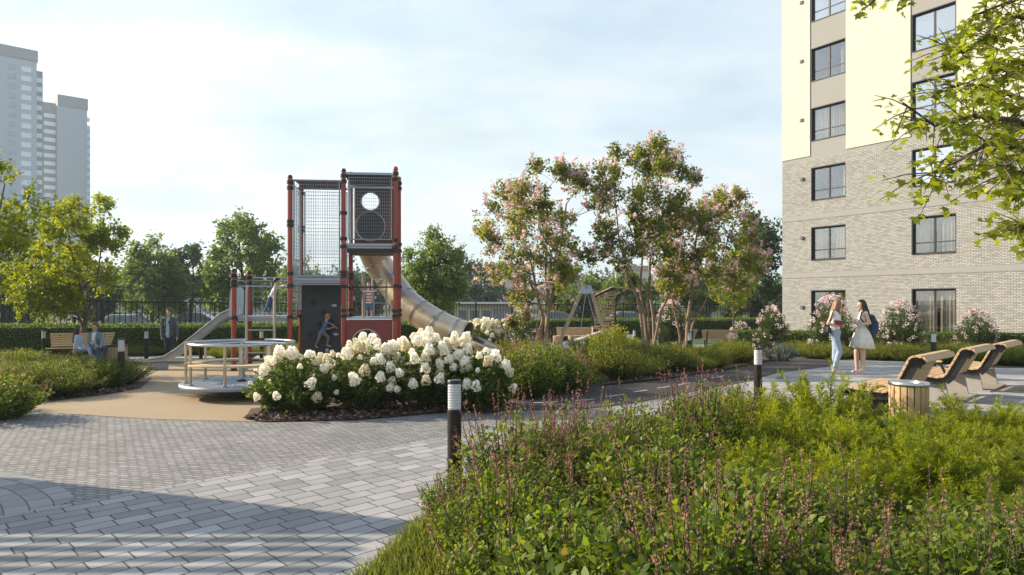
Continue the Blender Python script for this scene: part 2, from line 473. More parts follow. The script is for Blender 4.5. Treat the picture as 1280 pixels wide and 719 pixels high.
# ------------------------------------------------------------------ ground sheets
def sheet(name, poly, dz, m, parent=None, kind='structure', thick=0):
    bm = bmesh.new()
    pts = [Vector((x, y, 0)) for x, y in poly]
    vs = [bm.verts.new(p) for p in pts]
    for tri in tessellate_polygon([pts]):
        try: bm.faces.new([vs[i] for i in tri])
        except ValueError: pass
    lo, hi = min(p.y for p in pts), max(p.y for p in pts)
    ys = [8 + k for k in range(0, 40)] + [50, 55, 60, 80]
    for y in ys:
        if lo < y < hi:
            bmesh.ops.bisect_plane(bm, geom=bm.verts[:] + bm.edges[:] + bm.faces[:], plane_co=(0, y, 0), plane_no=(0, 1, 0))
    for v in bm.verts: v.co.z = gz(v.co.y) + dz
    bmesh.ops.recalc_face_normals(bm, faces=bm.faces[:])
    for f in bm.faces:
        if f.normal.z < 0: f.normal_flip()
    me = bpy.data.meshes.new(name); bm.to_mesh(me); bm.free()
    o = link(name, me, m, parent)
    if kind: o['kind'] = kind
    return o

M_soil = granular_mat('soil', (.035, .028, .020), (.075, .07, .03), 14, big=.3, c3=(.06, .085, .025))
M_lawn = granular_mat('lawn', (.035, .06, .012), (.07, .105, .025), 30, big=.3)
M_mulch = granular_mat('mulch', (.03, .018, .012), (.10, .062, .042), 22, bump=1.0, c3=(.20, .14, .10))
M_sand = granular_mat('rubber_sand', (.30, .222, .13), (.385, .292, .178), 150, bump=.25, big=.10, bscale=.5, rough=.9)
M_asph = granular_mat('asphalt', (.042, .037, .035), (.078, .070, .066), 160, bump=.35, big=.12)
M_blue = granular_mat('rubber_blue', (.12, .19, .27), (.18, .26, .35), 120, bump=.2)
M_line = mat('road_paint', (.42, .41, .38), .7, vary=.15, scale=25)
A45 = math.radians(-45)
M_slab = brick_mat('slabs', [(.215, .208, .198), (.265, .257, .244), (.305, .295, .279), (.36, .347, .325)], (.055, .052, .048), .25, .155, .006, rot=A45, offset=0.0, shuffle=True, stain=.15, bump=.5)
M_cob = brick_mat('cobbles', [(.21, .203, .187), (.25, .24, .222), (.282, .27, .25), (.33, .315, .288)], (.115, .11, .10), .115, .062, .008, rot=math.radians(12), wob=.05, stain=.18, bump=1.2)
M_fan = brick_mat('fan_slabs', [(.21, .208, .203), (.27, .265, .257), (.335, .328, .312)], (.11, .107, .10), .24, .16, .006, polar=(-5.75, 3.7, 2.7), stain=.1)
M_pave = brick_mat('light_pavers', [(.28, .275, .26), (.34, .335, .315), (.40, .39, .365)], (.13, .125, .115), .60, .30, .009, rot=0.0, stain=.12)

haze()
sheet('ground', [(-700, -40), (700, -40), (700, 900), (-700, 900)], -.012, M_soil)
g = G
# plaza of small cobbles
sheet('cobble_plaza', [(-16, 4.4), (-16, 9.9), g(40, 515), g(100, 519), g(200, 525), g(300, 527), g(450, 525), g(560, 516), g(640, 505), g(734, 504), g(800, 495), g(860, 483), (5.2, 14.6), (5.0, 12.4), (2.6, 9.0), (-.8, 5.2), (-3.6, 2.2), (-16, 2.2)], .004, M_cob)
# slab path across the corner, long edge at 45 degrees
sheet('slab_path', [(-6.2, 2.68), (-.75, 8.13), (1.6, 10.45), (3.9, 12.3), (4.2, 11.4), (2.9, 9.3), (.4, 6.4), (-.62, 5.2), (-1.0, 3.4), (-2.2, 1.2), (-6.2, 1.2)], .010, M_slab)
fan = [(-5.75 + 2.88 * math.cos(a), 3.7 + 2.88 * math.sin(a)) for a in [math.radians(x) for x in range(28, 150, 4)]]
sheet('fan_paving', [(-3.55, 5.32)] + [p for p in fan if p[1] > p[0] + 8.88] + [(-9, 5.0), (-9, 3.2), (-5.65, 3.2)], .007, M_fan)
# tan rubber play surface
sheet('play_surface', [g(40, 515), g(100, 519), g(200, 525), g(310, 527.5), (-2.5, 9.2), (-.5, 10.2), (.6, 13), (.4, 17), (-1, 20), (-4, 21), (-9, 20.3), (-10.8, 18.6), (-11, 16), (-9, 12.5), (-7.6, 11.2), (-7.3, 10.4)], .008, M_sand)
# asphalt path with its dashes
up = [g(560, 502), g(640, 501), g(737, 484.5), g(819, 478), g(859, 471), g(944, 459), g(972, 450), g(985, 444)]
lo = [g(1020, 444.5), g(1045, 451), g(1035, 459), g(975, 466), g(928, 479), g(881, 487), g(800, 503), g(734, 512), g(600, 515), g(540, 516)]
sheet('asphalt_path', up + lo, .014, M_asph)
for k, (x0, y0, x1, y1) in enumerate([(614, 505.6, 643, 505.6), (666, 505.2, 697, 503.6), (719, 502.6, 744, 500), (760, 497.3, 780, 493.8), (792, 491.4, 809, 488.8), (822, 486.6, 838, 484), (848, 482.3, 862, 479.6), (871, 477.6, 884, 475), (893, 473.2, 905, 470.8)]):
    a, b = Vector(g(x0, y0)), Vector(g(x1, y1)); d = (b - a).normalized(); n = Vector((-d.y, d.x)) * .033
    sheet('path_dash', [tuple(a - n), tuple(b - n), tuple(b + n), tuple(a + n)], .019, M_line)
# pale paving on the right
sheet('promenade', [(4.2, 13.6), (7.0, 18.6), g(1022, 455), g(1000, 447), (9.3, 25.0), (11.5, 25.0), (12.2, 20.6), (12.6, 18), (14, 17.4), (24, 20), (24, 12.5), (13, 12), (7.0, 8.0), (4.9, 8.6), (4.2, 11.4)], .006, M_pave)
# far walk by the hedge and around the swing
sheet('back_walk', [(-22, 20.6), (-16, 22.3), (-10.5, 23.2), (-3, 22.2), (1.2, 22.6), (4, 27), (8, 29.5), (13, 31.0), (13, 33.5), (7, 36), (-1, 35.5), (-3, 30), (-3, 24.7), (-11, 25.6), (-17, 24.6), (-22, 22.8)], .005, M_pave)
sheet('swing_pad', [g(694, 438), g(735, 438), g(745, 427), g(705, 426.5)], .012, M_blue)
# mulch beds
sheet('hydrangea_bed', [g(306, 525), g(330, 528.5), g(450, 526), g(560, 516), g(640, 507), g(650, 500), (-.2, 11.6), (-2.8, 11.2), (-3.9, 10.2)], .022, M_mulch)
sheet('left_bed', [(-14, 11.2), (-7.55, 10.75), g(140, 493), g(176, 486), g(190, 473), (-9.2, 15.2), (-14, 15.8)], .018, M_mulch)
sheet('middle_bed', [g(640, 499), g(700, 490), g(760, 481), g(830, 474), g(900, 464), g(965, 450), (9.0, 22), (8.5, 25), (4.2, 25.5), (1.0, 21.5), (.6, 14)], .018, M_mulch)
sheet('lawn', [(-60, 25.8), (-11, 27.4), (-2, 26), (9.8, 26.2), (9.8, 34), (14.0, 36.0), (14, 60), (-60, 60)], .002, M_lawn)
sheet('front_lawn', [(-1.0, 3.2), (-.62, 5.2), (.2, 5.4), (.6, 2.0), (-1.0, 2.0)], .016, M_lawn)

# ------------------------------------------------------------------ apartment block on the right
M_brick = brick_mat('pale_brick', [(.285, .278, .25), (.34, .332, .30), (.385, .377, .342), (.435, .425, .39)], (.15, .145, .13), .21, .065, .011, axes='xz', bump=.7, stain=.05)
M_cream = mat('cream_render', (.555, .535, .435), .8, vary=.03, scale=.8, bump=.05, bscale=200)
M_grey = mat('taupe_render', (.285, .278, .255), .8, vary=.05, scale=1.2, bump=.1, bscale=150)
M_dark = mat('dark_metal', (.028, .028, .03), .45, vary=.2)
M_room = mat('room_dark', (.12, .11, .10), .9)
M_curt = mat('curtain', (.74, .66, .55), .9, vary=.1, scale=3)
M_curt2 = mat('curtain_ochre', (.60, .43, .16), .9, vary=.1, scale=3)
M_glass = glass_mat('window_glass', tint=(.84, .84, .82), refl=.12)
M_glass2 = glass_mat('mirror_glass', tint=(.75, .78, .8), refl=.62)
U = Vector((.5556, -.8315, 0)); BO = Vector((14.46, 36.5, 0))
bld = thing('apartment_building', 'tall pale brick and cream apartment block with dark framed windows on the right', 'apartment building', (BO.x, BO.y, -.55), math.atan2(U.y, U.x))
def build_block():
    z0 = .55   # local z = world z + .55
    L, H = 22.0, 24.5
    wx = [(1.66, 3.52), (6.63, 8.48), (11.60, 13.45), (16.57, 18.42)]
    def wz(k): return (.12, 2.22) if k == 0 else (3.74 + 3.06 * (k - 1), 5.46 + 3.06 * (k - 1))
    rows = [wz(k) for k in range(8)]
    def panel(name, x0, x1, za, zb, m, proud=0.0, holes=True, depth=.12):
        xs = sorted({x0, x1} | {x for w in wx for x in w if x0 < x < x1}) if holes else [x0, x1]
        zs = sorted({za, zb} | {z for r in rows for z in r if za < z < zb}) if holes else [za, zb]
        b = MB()
        for i in range(len(xs) - 1):
            for j in range(len(zs) - 1):
                cx, cz = (xs[i] + xs[i + 1]) / 2, (zs[j] + zs[j + 1]) / 2
                if holes and any(a < cx < c for a, c in wx) and any(a < cz < c for a, c in rows): continue
                vs = [(xs[i], -proud, zs[j] + z0), (xs[i + 1], -proud, zs[j] + z0), (xs[i + 1], -proud, zs[j + 1] + z0), (xs[i], -proud, zs[j + 1] + z0)]
                b.add(vs, [(0, 1, 2, 3)])
        return b.build(name, m, bld)
    panel('brick_wall', 0, L, -.55, 2.87, M_brick); panel('brick_wall', 0, L, 3.15, 5.86, M_brick); panel('brick_wall', 0, L, 6.13, 8.93, M_brick)
    for za in (2.87, 5.86): 
        MB().box((L / 2, .02, za + .14 + z0), (L, .08, .276)).build('concrete_band', M_grey, bld)
    panel('upper_wall', 0, L, 8.93, H, M_grey)
    for x0, x1 in ((0, 1.63), (3.55, 6.6), (8.51, 11.57), (13.48, 16.54), (18.45, L)):
        b = MB().box(((x0 + x1) / 2, -.015, (9.13 + H) / 2 + z0), (x1 - x0, .05, H - 9.13))
        b.build('cream_panel', M_cream, bld)
    # side, back and roof
    b = MB()
    b.box((.15, 7, (H - .3) / 2), (.29, 13.4, H - .3 + .5)); b.box((L - .15, 7, (H - .3) / 2), (.29, 13.4, H + .2)); b.box((L / 2, 13.85, (H - .3) / 2), (L, .29, H + .2))
    b.build('side_wall', M_brick, bld)
    MB().box((L / 2, 6.95, H + z0 - .1), (L, 14.2, .25)).build('roof', M_grey, bld)
    M_vent = mat('vent_grey', (.16, .15, .14), .6)
    for k in range(0, 7):
        zc = 1.35 if k == 0 else 4.95 + 3.06 * (k - 1)
        v = MB().box((1.17, -.06, zc + z0), (.17, .06, .16))
        for q in range(4): v.box((1.17, -.094, zc + z0 - .055 + q * .037), (.15, .012, .016))
        v.build('vent', M_vent, bld)
    rr = random.Random(3)
    for ci, (x0, x1) in enumerate(wx):
        for k, (za, zb) in enumerate(rows):
            if ci == 3 and k > 2: continue
            za += z0; zb += z0
            xc = (x0 + x1) / 2; w = x1 - x0; h = zb - za
            f = MB()
            t = .045
            # reveal lining
            f.box((x0 + .02, .13, (za + zb) / 2), (.036, .25, h - .004)); f.box((x1 - .02, .13, (za + zb) / 2), (.036, .25, h - .004))
            f.box((xc, .13, zb - .02), (w - .08, .25, .036)); f.box((xc, .11, za + .015), (w - .08, .29, .03))
            y = .17
            f.box((xc, y, zb - .075), (w - .08, .06, .07)); f.box((xc, y, za + .065), (w - .08, .06, .07))
            f.box((x0 + .07, y, (za + zb) / 2), (.06, .06, h - .2)); f.box((x1 - .07, y, (za + zb) / 2), (.06, .06, h - .2))
            f.box((xc, y - .004, (za + zb) / 2), (.075, .075, h - .2))
            if k > 0:
                zs_ = za + h * .31
                f.box((xc - w / 4, y, zs_), (w / 2 - .13, .055, .05)); f.box((xc + w / 4, y, zs_), (w / 2 - .13, .055, .05))
            win = f.build('window', M_dark, bld)
            MB().box((xc, y, (za + zb) / 2), (w - .17, .012, h - .19)).build('pane', M_glass2 if (ci == 1 and k >= 2) or (ci == 0 and k in (5, 6)) else M_glass, win)
            rm = MB()
            rm.add([(x0, .27, za), (x1, .27, za), (x1, 2.2, za), (x0, 2.2, za), (x0, .27, zb), (x1, .27, zb), (x1, 2.2, zb), (x0, 2.2, zb)],
                   [(0, 1, 2, 3), (4, 7, 6, 5), (3, 2, 6, 7), (0, 3, 7, 4), (1, 5, 6, 2)])
            rm.build('room_interior', M_room, win)
            def curtain(a, b_, m):
                n = int((b_ - a) / .03); c_ = MB(); vs = []
                for i in range(n + 1):
                    x = a + (b_ - a) * i / n; yy = .42 + .035 * math.sin(i * 1.25 + rr.random() * .5)
                    vs += [(x, yy, za + .05), (x, yy, zb - .03)]
                c_.add(vs, [(2 * i, 2 * i + 2, 2 * i + 3, 2 * i + 1) for i in range(n)])
                c_.build('curtain', m, win, smooth=True, auto=False)
            mm = M_curt2 if (k in (0, 3) and ci == 0) else M_curt
            s_ = (.6, .6, .1, .8, .3, .7, .2, .9)[k] if ci == 0 else rr.random()
            if k == 0:
                curtain(x0 + .05, xc - .05, mm if ci == 0 else M_curt); curtain(xc + .1, x1 - .05, mm)
            elif ci == 0 and k == 2:
                curtain(x1 - .38, x1 - .05, M_curt)
            elif ci == 0 and k == 3:
                curtain(x0 + .45, x1 - .05, M_curt2); curtain(x0 + .05, x0 + .42, M_curt)
            elif s_ < .5:
                curtain(x1 - .05 - .4 - rr.random() * .4, x1 - .05, mm)
                if s_ < .25: curtain(x0 + .05, x0 + .45, mm)
            else:
                curtain(x0 + .05, x0 + .35 + rr.random() * .3, mm)
                curtain(x1 - .75, x1 - .05, mm)
build_block()

# ------------------------------------------------------------------ distant towers and buildings
M_tw = mat('tower_panel', (.38, .43, .50), .8, vary=.03, scale=.2)
M_tw2 = mat('tower_end', (.33, .37, .43), .8, vary=.03, scale=.2)
M_tcap = mat('tower_attic', (.22, .235, .26), .8, vary=.03)
M_tbal = mat('tower_loggia', (.42, .36, .30), .8, vary=.08)
M_tgl = mat('tower_glazing', (.62, .70, .78), .12, vary=.05, spec=.8)
M_tdk = mat('tower_dark_glass', (.25, .29, .34), .15, vary=.1, spec=.8)
def tower(label, px_r, d, top, n_floor, wid, dep, fh, end_blank):
    X = (px_r - CX) / F * d
    rz = math.atan2(.658, .753)
    H = zz(top, d) + .6
    # local x runs along the facade seen from the camera (towards its far right end at x = 0), local y away from it
    t = thing('tower_block', label, 'tower block', (X, d, -.6), rz)
    MB().box((-wid / 2, dep / 2, H / 2), (wid, dep, H)).build('wall', M_tw, t)
    MB().box((-wid / 2, dep / 2 - .1, H - 1.2), (wid + .6, dep + .6, 3.4)).build('attic', M_tcap, t)
    for c_, xw in enumerate([2.0, 5.6, 10.0, 14.2, 18.0, 22.5]):
        if xw > wid - 1.5: break
        for k in range(n_floor):
            z = H - 6.0 - k * fh
            if z < 2: break
            w_ = 2.6 if c_ % 2 == 0 else 1.7
            b = MB().box((-xw - .8, -.05, z), (w_, .16, 1.6))
            b.build('window', M_tgl if (c_ % 2 == 0) else M_tdk, t)
    # end face: recessed loggia stack (x > 0)
    b = MB().box((.95, dep * .42, (H - 5) / 2), (1.9, dep * .5, H - 5)); b.build('side_wing', M_tcap, t)
    for k in range(n_floor - 1):
        z = H - 8.0 - k * fh
        if z < 2: break
        MB().box((.95, dep * .17 - .06, z), (1.5, .2, 1.5)).build('loggia_glazing', M_tgl, t)
    return t
tower('taller pale grey residential tower at the far left edge', 46, 219, 66, 25, 24, 16, 3.0, False)
def tower2():
    d = 255; X = (73 - CX) / F * d
    rz = math.atan2(.658, .753)
    H = zz(121, d) + .6
    t = thing('tower_block', 'grey residential tower with blank end wall and ochre loggias, right of the taller tower', 'tower block', (X, d, -.6), rz)
    # blank end wall recedes to the right (local +x), loggia side turns to the left-front (local -x edge)
    W = 9.25
    MB().box((W / 2, 10, H / 2), (W, 20, H)).build('wall', M_tw2, t)
    MB().box((W / 2, 10, H - 1.2), (W + .5, 20.5, 4.2)).build('attic', M_tcap, t)
    MB().box((W + .65, 9, (H - 9) / 2), (1.3, 14, H - 9)).build('side_wing', M_tw, t)
    MB().box((-5.2, 12, (H - 1.5) / 2), (10.4, 14, H - 1.5)).build('loggia_wing', M_tcap, t)
    for k in range(25):
        z = H - 6.5 - k * 3.0
        if z < 1: break
        MB().box((W + .65, 1.9, z), (1.0, .3, 1.5)).build('window', M_tgl, t)
        MB().box((-6.4, 4.9, z - .1), (4.6, .3, 1.7)).build('loggia', M_tbal, t)
        MB().box((-2.1, 4.85, z), (3.6, .4, 1.5)).build('loggia_glazing', M_tgl, t)
    return t
tower2()

M_cb = mat('cream_block', (.62, .58, .48), .8, vary=.05, scale=.3)
M_white = mat('white_paint', (.78, .78, .76), .5, vary=.04)
M_win = mat('far_window', (.20, .22, .24), .2, vary=.2)
def far_block(label, px0, px1, d, top, fl, wcol, parapet=.8):
    X0, X1 = (px0 - CX) / F * d, (px1 - CX) / F * d
    H = zz(top, d) + .6; w = X1 - X0
    t = thing('apartment_block', label, 'apartment building', ((X0 + X1) / 2, d, -.6), rnd.uniform(-.2, .2))
    MB().box((0, 7, H / 2), (w, 14, H)).build('wall', M_cb, t)
    MB().box((0, 7, H + parapet / 2), (w + .5, 14.5, parapet)).build('roof', M_tbal, t)
    n = max(2, int(w / 3.4))
    for i in range(n):
        for k in range(fl):
            z = H - 2.2 - 3 * k
            if z < 1.5: break
            MB().box((-w / 2 + w * (i + .5) / n, -.04, z), (1.6, .14, 1.5)).build('window', M_win, t)
    return t
far_block('cream apartment block seen beyond the hazy trees left of the lilac', 607, 655, 140, 335, 4, M_cb)
far_block('cream apartment block glimpsed through the stems of the tall lilac', 770, 812, 120, 338, 4, M_cb)
def pavilion():
    d = 66
    a, b = (566 - CX) / F * d, (668 - CX) / F * d
    t = thing('pavilion', 'low cream pavilion with a flat white roof behind the fence', 'pavilion', ((a + b) / 2, d, -.55))
    w = b - a; H = zz(381, d) + .55
    MB().box((0, 2.5, H / 2), (w * .96, 5, H)).build('wall', M_cb, t)
    MB().box((.3, 2.4, H + .13), (w, 6.2, .26)).build('roof', M_white, t)
    for i in range(4):
        MB().box((-w * .38 + i * 1.15, -.03, H * .5), (.8, .1, .8)).build('window', M_win, t)
    MB().box((w * .2, -.05, H * .45), (w * .42, .14, H * .7)).build('shutter', mat('grey_mauve', (.33, .32, .36), .6), t)
pavilion()

# ------------------------------------------------------------------ fence
M_fence = mat('fence_black', (.012, .012, .014), .5)
FL = [(-42, 13), (-28, 19.3), (-18.2, 24.4), (-13, 27.6), (-7.5, 32.5), (-2, 37.8), (4, 41.2), (15.2, 43.5), (21, 44)]
def fence():
    t = thing('metal_fence', 'long black metal railing fence running behind the clipped hedge', 'fence', (FL[2][0], FL[2][1], gz(FL[2][1])))
    o = Vector(t.location)
    for (a, b) in zip(FL[:-1], FL[1:]):
        a3, b3 = Vector((a[0], a[1], gz(a[1]))) - o, Vector((b[0], b[1], gz(b[1]))) - o
        L = (b3 - a3).length; n = max(1, round(L / 2.6))
        for k in range(n):
            p, q = a3.lerp(b3, k / n), a3.lerp(b3, (k + 1) / n)
            up = Vector((0, 0, 1))
            MB().bar(p, p + up * 2.14, .085, .085).build('post', M_fence, t)
            m = MB()
            for z in (.22, 2.03): m.bar(p + up * z, q + up * z, .045, .045)
            nb = round((q - p).length / .19)
            for i in range(1, nb):
                c_ = p.lerp(q, i / nb)
                m.box(c_ + up * 1.12, (.026, .026, 1.80))
            m.build('railing_panel', M_fence, t)
fence()
# ------------------------------------------------------------------ foliage
G1, G2, G3 = (.030, .052, .012), (.055, .092, .020), (.095, .14, .030)
L_lilac = leaf_mat('lilac_leaf', [(0, (.08, .11, .02)), (.5, (.155, .185, .034)), (1, (.24, .26, .045))], .5)
L_bloss = leaf_mat('lilac_blossom', [(0, (.40, .26, .28)), (.5, (.62, .43, .43)), (1, (.76, .58, .54))], .35, .7)
L_yellow = leaf_mat('young_leaf', [(0, (.095, .135, .014)), (.5, (.19, .23, .022)), (1, (.29, .32, .03))], .5)
L_green = leaf_mat('tree_leaf', [(0, (.065, .11, .026)), (.5, (.115, .17, .038)), (1, (.18, .235, .05))], .45)
L_dark = leaf_mat('dark_leaf', [(0, (.03, .056, .02)), (.5, (.055, .092, .028)), (1, (.09, .135, .038))], .35)
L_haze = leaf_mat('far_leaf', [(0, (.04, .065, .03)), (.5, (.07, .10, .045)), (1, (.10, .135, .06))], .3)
L_maple = leaf_mat('maple_leaf', [(0, (.105, .15, .018)), (.5, (.20, .245, .026)), (1, (.31, .34, .04))], .5, .45)
L_hyd = leaf_mat('hydrangea_leaf', [(0, (.035, .065, .014)), (.5, (.075, .12, .022)), (1, (.14, .185, .034))], .35)
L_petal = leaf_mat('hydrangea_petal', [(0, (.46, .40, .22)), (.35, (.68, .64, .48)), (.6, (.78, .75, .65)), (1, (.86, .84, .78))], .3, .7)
L_spirea = leaf_mat('spirea_leaf', [(0, (.05, .088, .014)), (.45, (.10, .155, .020)), (.82, (.175, .22, .03)), (1, (.27, .18, .06))], .42)
L_spike = leaf_mat('spirea_spike', [(0, (.17, .075, .065)), (.5, (.34, .165, .135)), (1, (.48, .28, .22))], .25, .8)
L_jun = leaf_mat('juniper_needles', [(0, (.055, .09, .010)), (.5, (.15, .195, .018)), (1, (.27, .29, .028))], .45)
L_mound = leaf_mat('mound_leaf', [(0, (.075, .105, .018)), (.5, (.155, .19, .03)), (1, (.25, .27, .045))], .48)
L_gold = leaf_mat('golden_leaf', [(0, (.10, .12, .012)), (.5, (.18, .20, .016)), (1, (.28, .29, .025))], .4)
L_hedge = leaf_mat('hedge_leaf', [(0, (.05, .09, .014)), (.5, (.095, .155, .022)), (1, (.16, .22, .03))], .4)
L_grass = leaf_mat('grass_blade', [(0, (.06, .085, .02)), (.5, (.12, .15, .03)), (1, (.20, .22, .05))], .35)
L_silver = leaf_mat('silver_leaf', [(0, (.14, .17, .16)), (.5, (.22, .25, .24)), (1, (.32, .35, .33))], .2, .7)
M_bark = granular_mat('bark', (.06, .045, .035), (.17, .13, .10), 18, bump=1.0)
M_bark2 = granular_mat('pale_bark', (.16, .11, .075), (.34, .24, .165), 16, bump=.8)
M_stem = mat('green_stem', (.06, .055, .025), .8)
M_core = mat('hedge_core_dark', (.035, .055, .016), .95, vary=.4, scale=20)

def rv(n): return unit(R.normal(size=(n, 3)))

def foliage_tree(stems, clumps, leafspec, twigs=14, lpt=14, bark=M_bark, limb=.03, twig_r=.006, lmat=L_green, name='tree', label='', cat='tree', group=None,
                 base=(0, 0, 0), blossom=None, up=.25, limbs=True, droop=0.0, spiky=1.0, tip_shrink=.55):
    """stems: list of (polyline, radii) in world coords; clumps: array (x,y,z,r) in world coords"""
    b = Vector(base)
    t = thing(name, label, cat, b, 0, group)
    m = MB()
    spts = []
    for pts, rs in stems:
        pp = [Vector(p) - b for p in pts]
        m.tube(pp, list(rs), 9)
        for i in range(len(pp) - 1):
            for f in (0, .33, .66):
                spts.append((pp[i].lerp(pp[i + 1], f), rs[i] * (1 - f) + rs[i + 1] * f))
        spts.append((pp[-1], rs[-1]))
    C = np.array([(c[0] - b.x, c[1] - b.y, c[2] - b.z) for c in clumps]); CR = np.array([c[3] for c in clumps])
    if limbs:
        for c_, r_ in zip(C, CR):
            cv = Vector(c_)
            best = min(spts, key=lambda s: (s[0] - cv).length + max(0, (s[0].z - cv.z + .1)) * 2.5)
            p0 = best[0]; d = cv - p0
            if d.length < .05: continue
            mid = p0.lerp(cv, .5) + Vector((rnd.uniform(-.08, .08), rnd.uniform(-.08, .08), -.10 * d.length * .5 + rnd.uniform(-.05, .05)))
            r0 = min(best[1] * .75, limb)
            m.tube([p0, mid, cv], [r0, r0 * .7, r0 * .35], 6, cap=False)
            spts.append((mid, r0 * .7)); spts.append((cv, r0 * .35))
    n = len(C) * twigs
    ci = np.repeat(np.arange(len(C)), twigs)
    d = unit(R.normal(size=(n, 3)) + np.array([0, 0, up]))
    ln = CR[ci] * (.65 + .6 * R.random(n) ** spiky)
    start = C[ci] + d * (CR[ci] * .08)[:, None] + R.normal(size=(n, 3)) * (CR[ci] * .18)[:, None]
    end = start + d * ln[:, None] + np.array([0, 0, -1]) * (droop * ln)[:, None]
    # twigs as thin 3-sided tubes
    V = []
    for i in range(n):
        m_ = 3
        ax = d[i]; x = np.cross(ax, (0.3, .5, .81)); x /= max(np.linalg.norm(x), 1e-6); y = np.cross(ax, x)
        p0, p1 = start[i], end[i]
        k = [(x * math.cos(a) + y * math.sin(a)) * twig_r for a in (0, 2.094, 4.189)]
        m.add([p0 + k[0], p0 + k[1], p0 + k[2], p1 + k[0] * .3, p1 + k[1] * .3, p1 + k[2] * .3], [(0, 1, 4, 3), (1, 2, 5, 4), (2, 0, 3, 5)])
    m.build('trunk', bark, t, smooth=True, auto=False)
    # leaves
    ti = np.repeat(np.arange(n), lpt)
    f = .15 + .9 * R.random(len(ti)) ** .8
    size, width, tm = leafspec
    pos = start[ti] + (end[ti] - start[ti]) * f[:, None] + R.normal(size=(len(ti), 3)) * size * .45
    ax = unit(d[ti] * .45 + rv(len(ti)) * .9 + np.array([0, 0, -.25]))
    nor = unit(rv(len(ti)) * .75 + np.array([0, 0, .8]))
    sz = size * (.65 + .7 * R.random(len(ti))) * (1 - (1 - tip_shrink) * np.clip(f, 0, 1) ** 3)
    ct = R.normal(0, .13, len(C))[ci][ti]
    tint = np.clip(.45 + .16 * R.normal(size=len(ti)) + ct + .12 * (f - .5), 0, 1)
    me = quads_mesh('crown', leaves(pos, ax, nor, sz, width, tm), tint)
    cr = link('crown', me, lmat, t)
    if blossom:
        frac, npet, psz, plen, bm_ = blossom
        sel = np.where(R.random(n) < frac)[0]
        k = np.repeat(sel, npet)
        u = R.random(len(k))
        dd = unit(d[k] + np.array([0, 0, .35]))
        pp = end[k] + dd * ((u - .35) * plen)[:, None] + rv(len(k)) * (plen * .26 * (1.05 - u))[:, None]
        tint = np.clip(.5 + .2 * R.normal(size=len(k)) + R.normal(0, .15, n)[k], 0, 1)
        me = quads_mesh('blossom', leaves(pp, rv(len(k)), rv(len(k)), psz * (.6 + .7 * R.random(len(k))), 1.0, PETAL), tint)
        link('blossom', me, bm_, t)
    return t

def in_poly(x, y, poly):
    c = False; n = len(poly)
    for i in range(n):
        x0, y0 = poly[i]; x1, y1 = poly[i - 1]
        if (y0 > y) != (y1 > y) and x < (x1 - x0) * (y - y0) / (y1 - y0) + x0: c = not c
    return c

def clumps_poly(poly, d, n, r, thick, seed):
    """clumps filling a crown whose silhouette was read off the photo; given its own depth and thickness"""
    q = random.Random(seed)
    xs = [p[0] for p in poly]; ys = [p[1] for p in poly]
    cx, cy = sum(xs) / len(xs), sum(ys) / len(ys)
    hw = (max(xs) - min(xs)) / 2
    out = []; tries = 0
    while len(out) < n and tries < 20000:
        tries += 1
        x, y = q.uniform(min(xs), max(xs)), q.uniform(min(ys), max(ys))
        if not in_poly(x, y, poly): continue
        rel = min(1, abs(x - cx) / max(hw, 1))
        dep = d + q.uniform(-1, 1) * thick * math.sqrt(max(.05, 1 - rel ** 2))
        p = P(x, y, dep)
        rr_ = r * q.uniform(.7, 1.25)
        if any((Vector(o[:3]) - p).length < r * .62 for o in out): continue
        out.append((p.x, p.y, p.z, rr_))
    return out

# --- lilac trees in the middle bed
def stem(pxs, d, r0, r1, dj=0.0):
    pts = [P(x, y, d + dj * i) for i, (x, y) in enumerate(pxs)]
    n = len(pts)
    return (pts, [r0 + (r1 - r0) * i / (n - 1) for i in range(n)])
def rooted(pxs, d, r0, r1, dj=0.0):
    s = stem(pxs, d, r0, r1, dj)
    s[0][0].z = gz(s[0][0].y) - .05
    return s
d = 19.5
b0 = (P(680, 440, d).x, d, gz(d))
cl = clumps_poly([(604, 318), (600, 285), (622, 240), (640, 225), (655, 218), (668, 205), (690, 212), (705, 210), (725, 225), (742, 248), (760, 275), (762, 312), (752, 335), (728, 345), (706, 362), (690, 390), (668, 388), (648, 378), (632, 366), (618, 345)], d, 44, .42, 1.6, 5)
cl += [(*P(604, 296, d), .32), (*P(616, 308, d), .3), (*P(630, 245, d - .4), .32), (*P(668, 212, d), .3), (*P(722, 218, d + .3), .28), (*P(640, 405, d), .2), (*P(655, 398, d - .4), .25)]
foliage_tree([rooted([(676, 452), (672, 425), (679, 400), (672, 370), (664, 330), (650, 285)], d, .075, .02, .1), rooted([(683, 452), (683, 420), (684, 395), (694, 355), (702, 300), (708, 255)], d + .1, .075, .02, -.06),
              rooted([(679, 452), (681, 425), (686, 390), (682, 340), (684, 280), (682, 240)], d - .15, .06, .015, .05)],
             cl, (.115, .62, LEAF4), 16, 19, M_bark2, .03, .006, L_lilac, 'lilac_tree', 'broad pink blossoming lilac tree with bare twin stems beside the swing frame', 'tree', None, b0, (.40, 26, .058, .30, L_bloss), up=.75, spiky=1.6)
d = 20.0
b0 = (P(812, 445, d).x, d, gz(d))
cl = clumps_poly([(752, 215), (765, 178), (775, 205), (790, 190), (802, 172), (822, 170), (836, 182), (845, 200), (866, 208), (876, 230), (882, 270), (884, 310), (876, 340), (850, 350), (822, 335), (800, 320), (776, 300), (756, 262), (742, 232)], d, 40, .40, 1.5, 9)
cl += [(*P(770, 185, d), .28), (*P(752, 205, d), .28), (*P(818, 176, d), .3), (*P(842, 190, d), .28), (*P(868, 215, d - .4), .3), (*P(776, 325, d), .3), (*P(790, 345, d + .4), .25)]
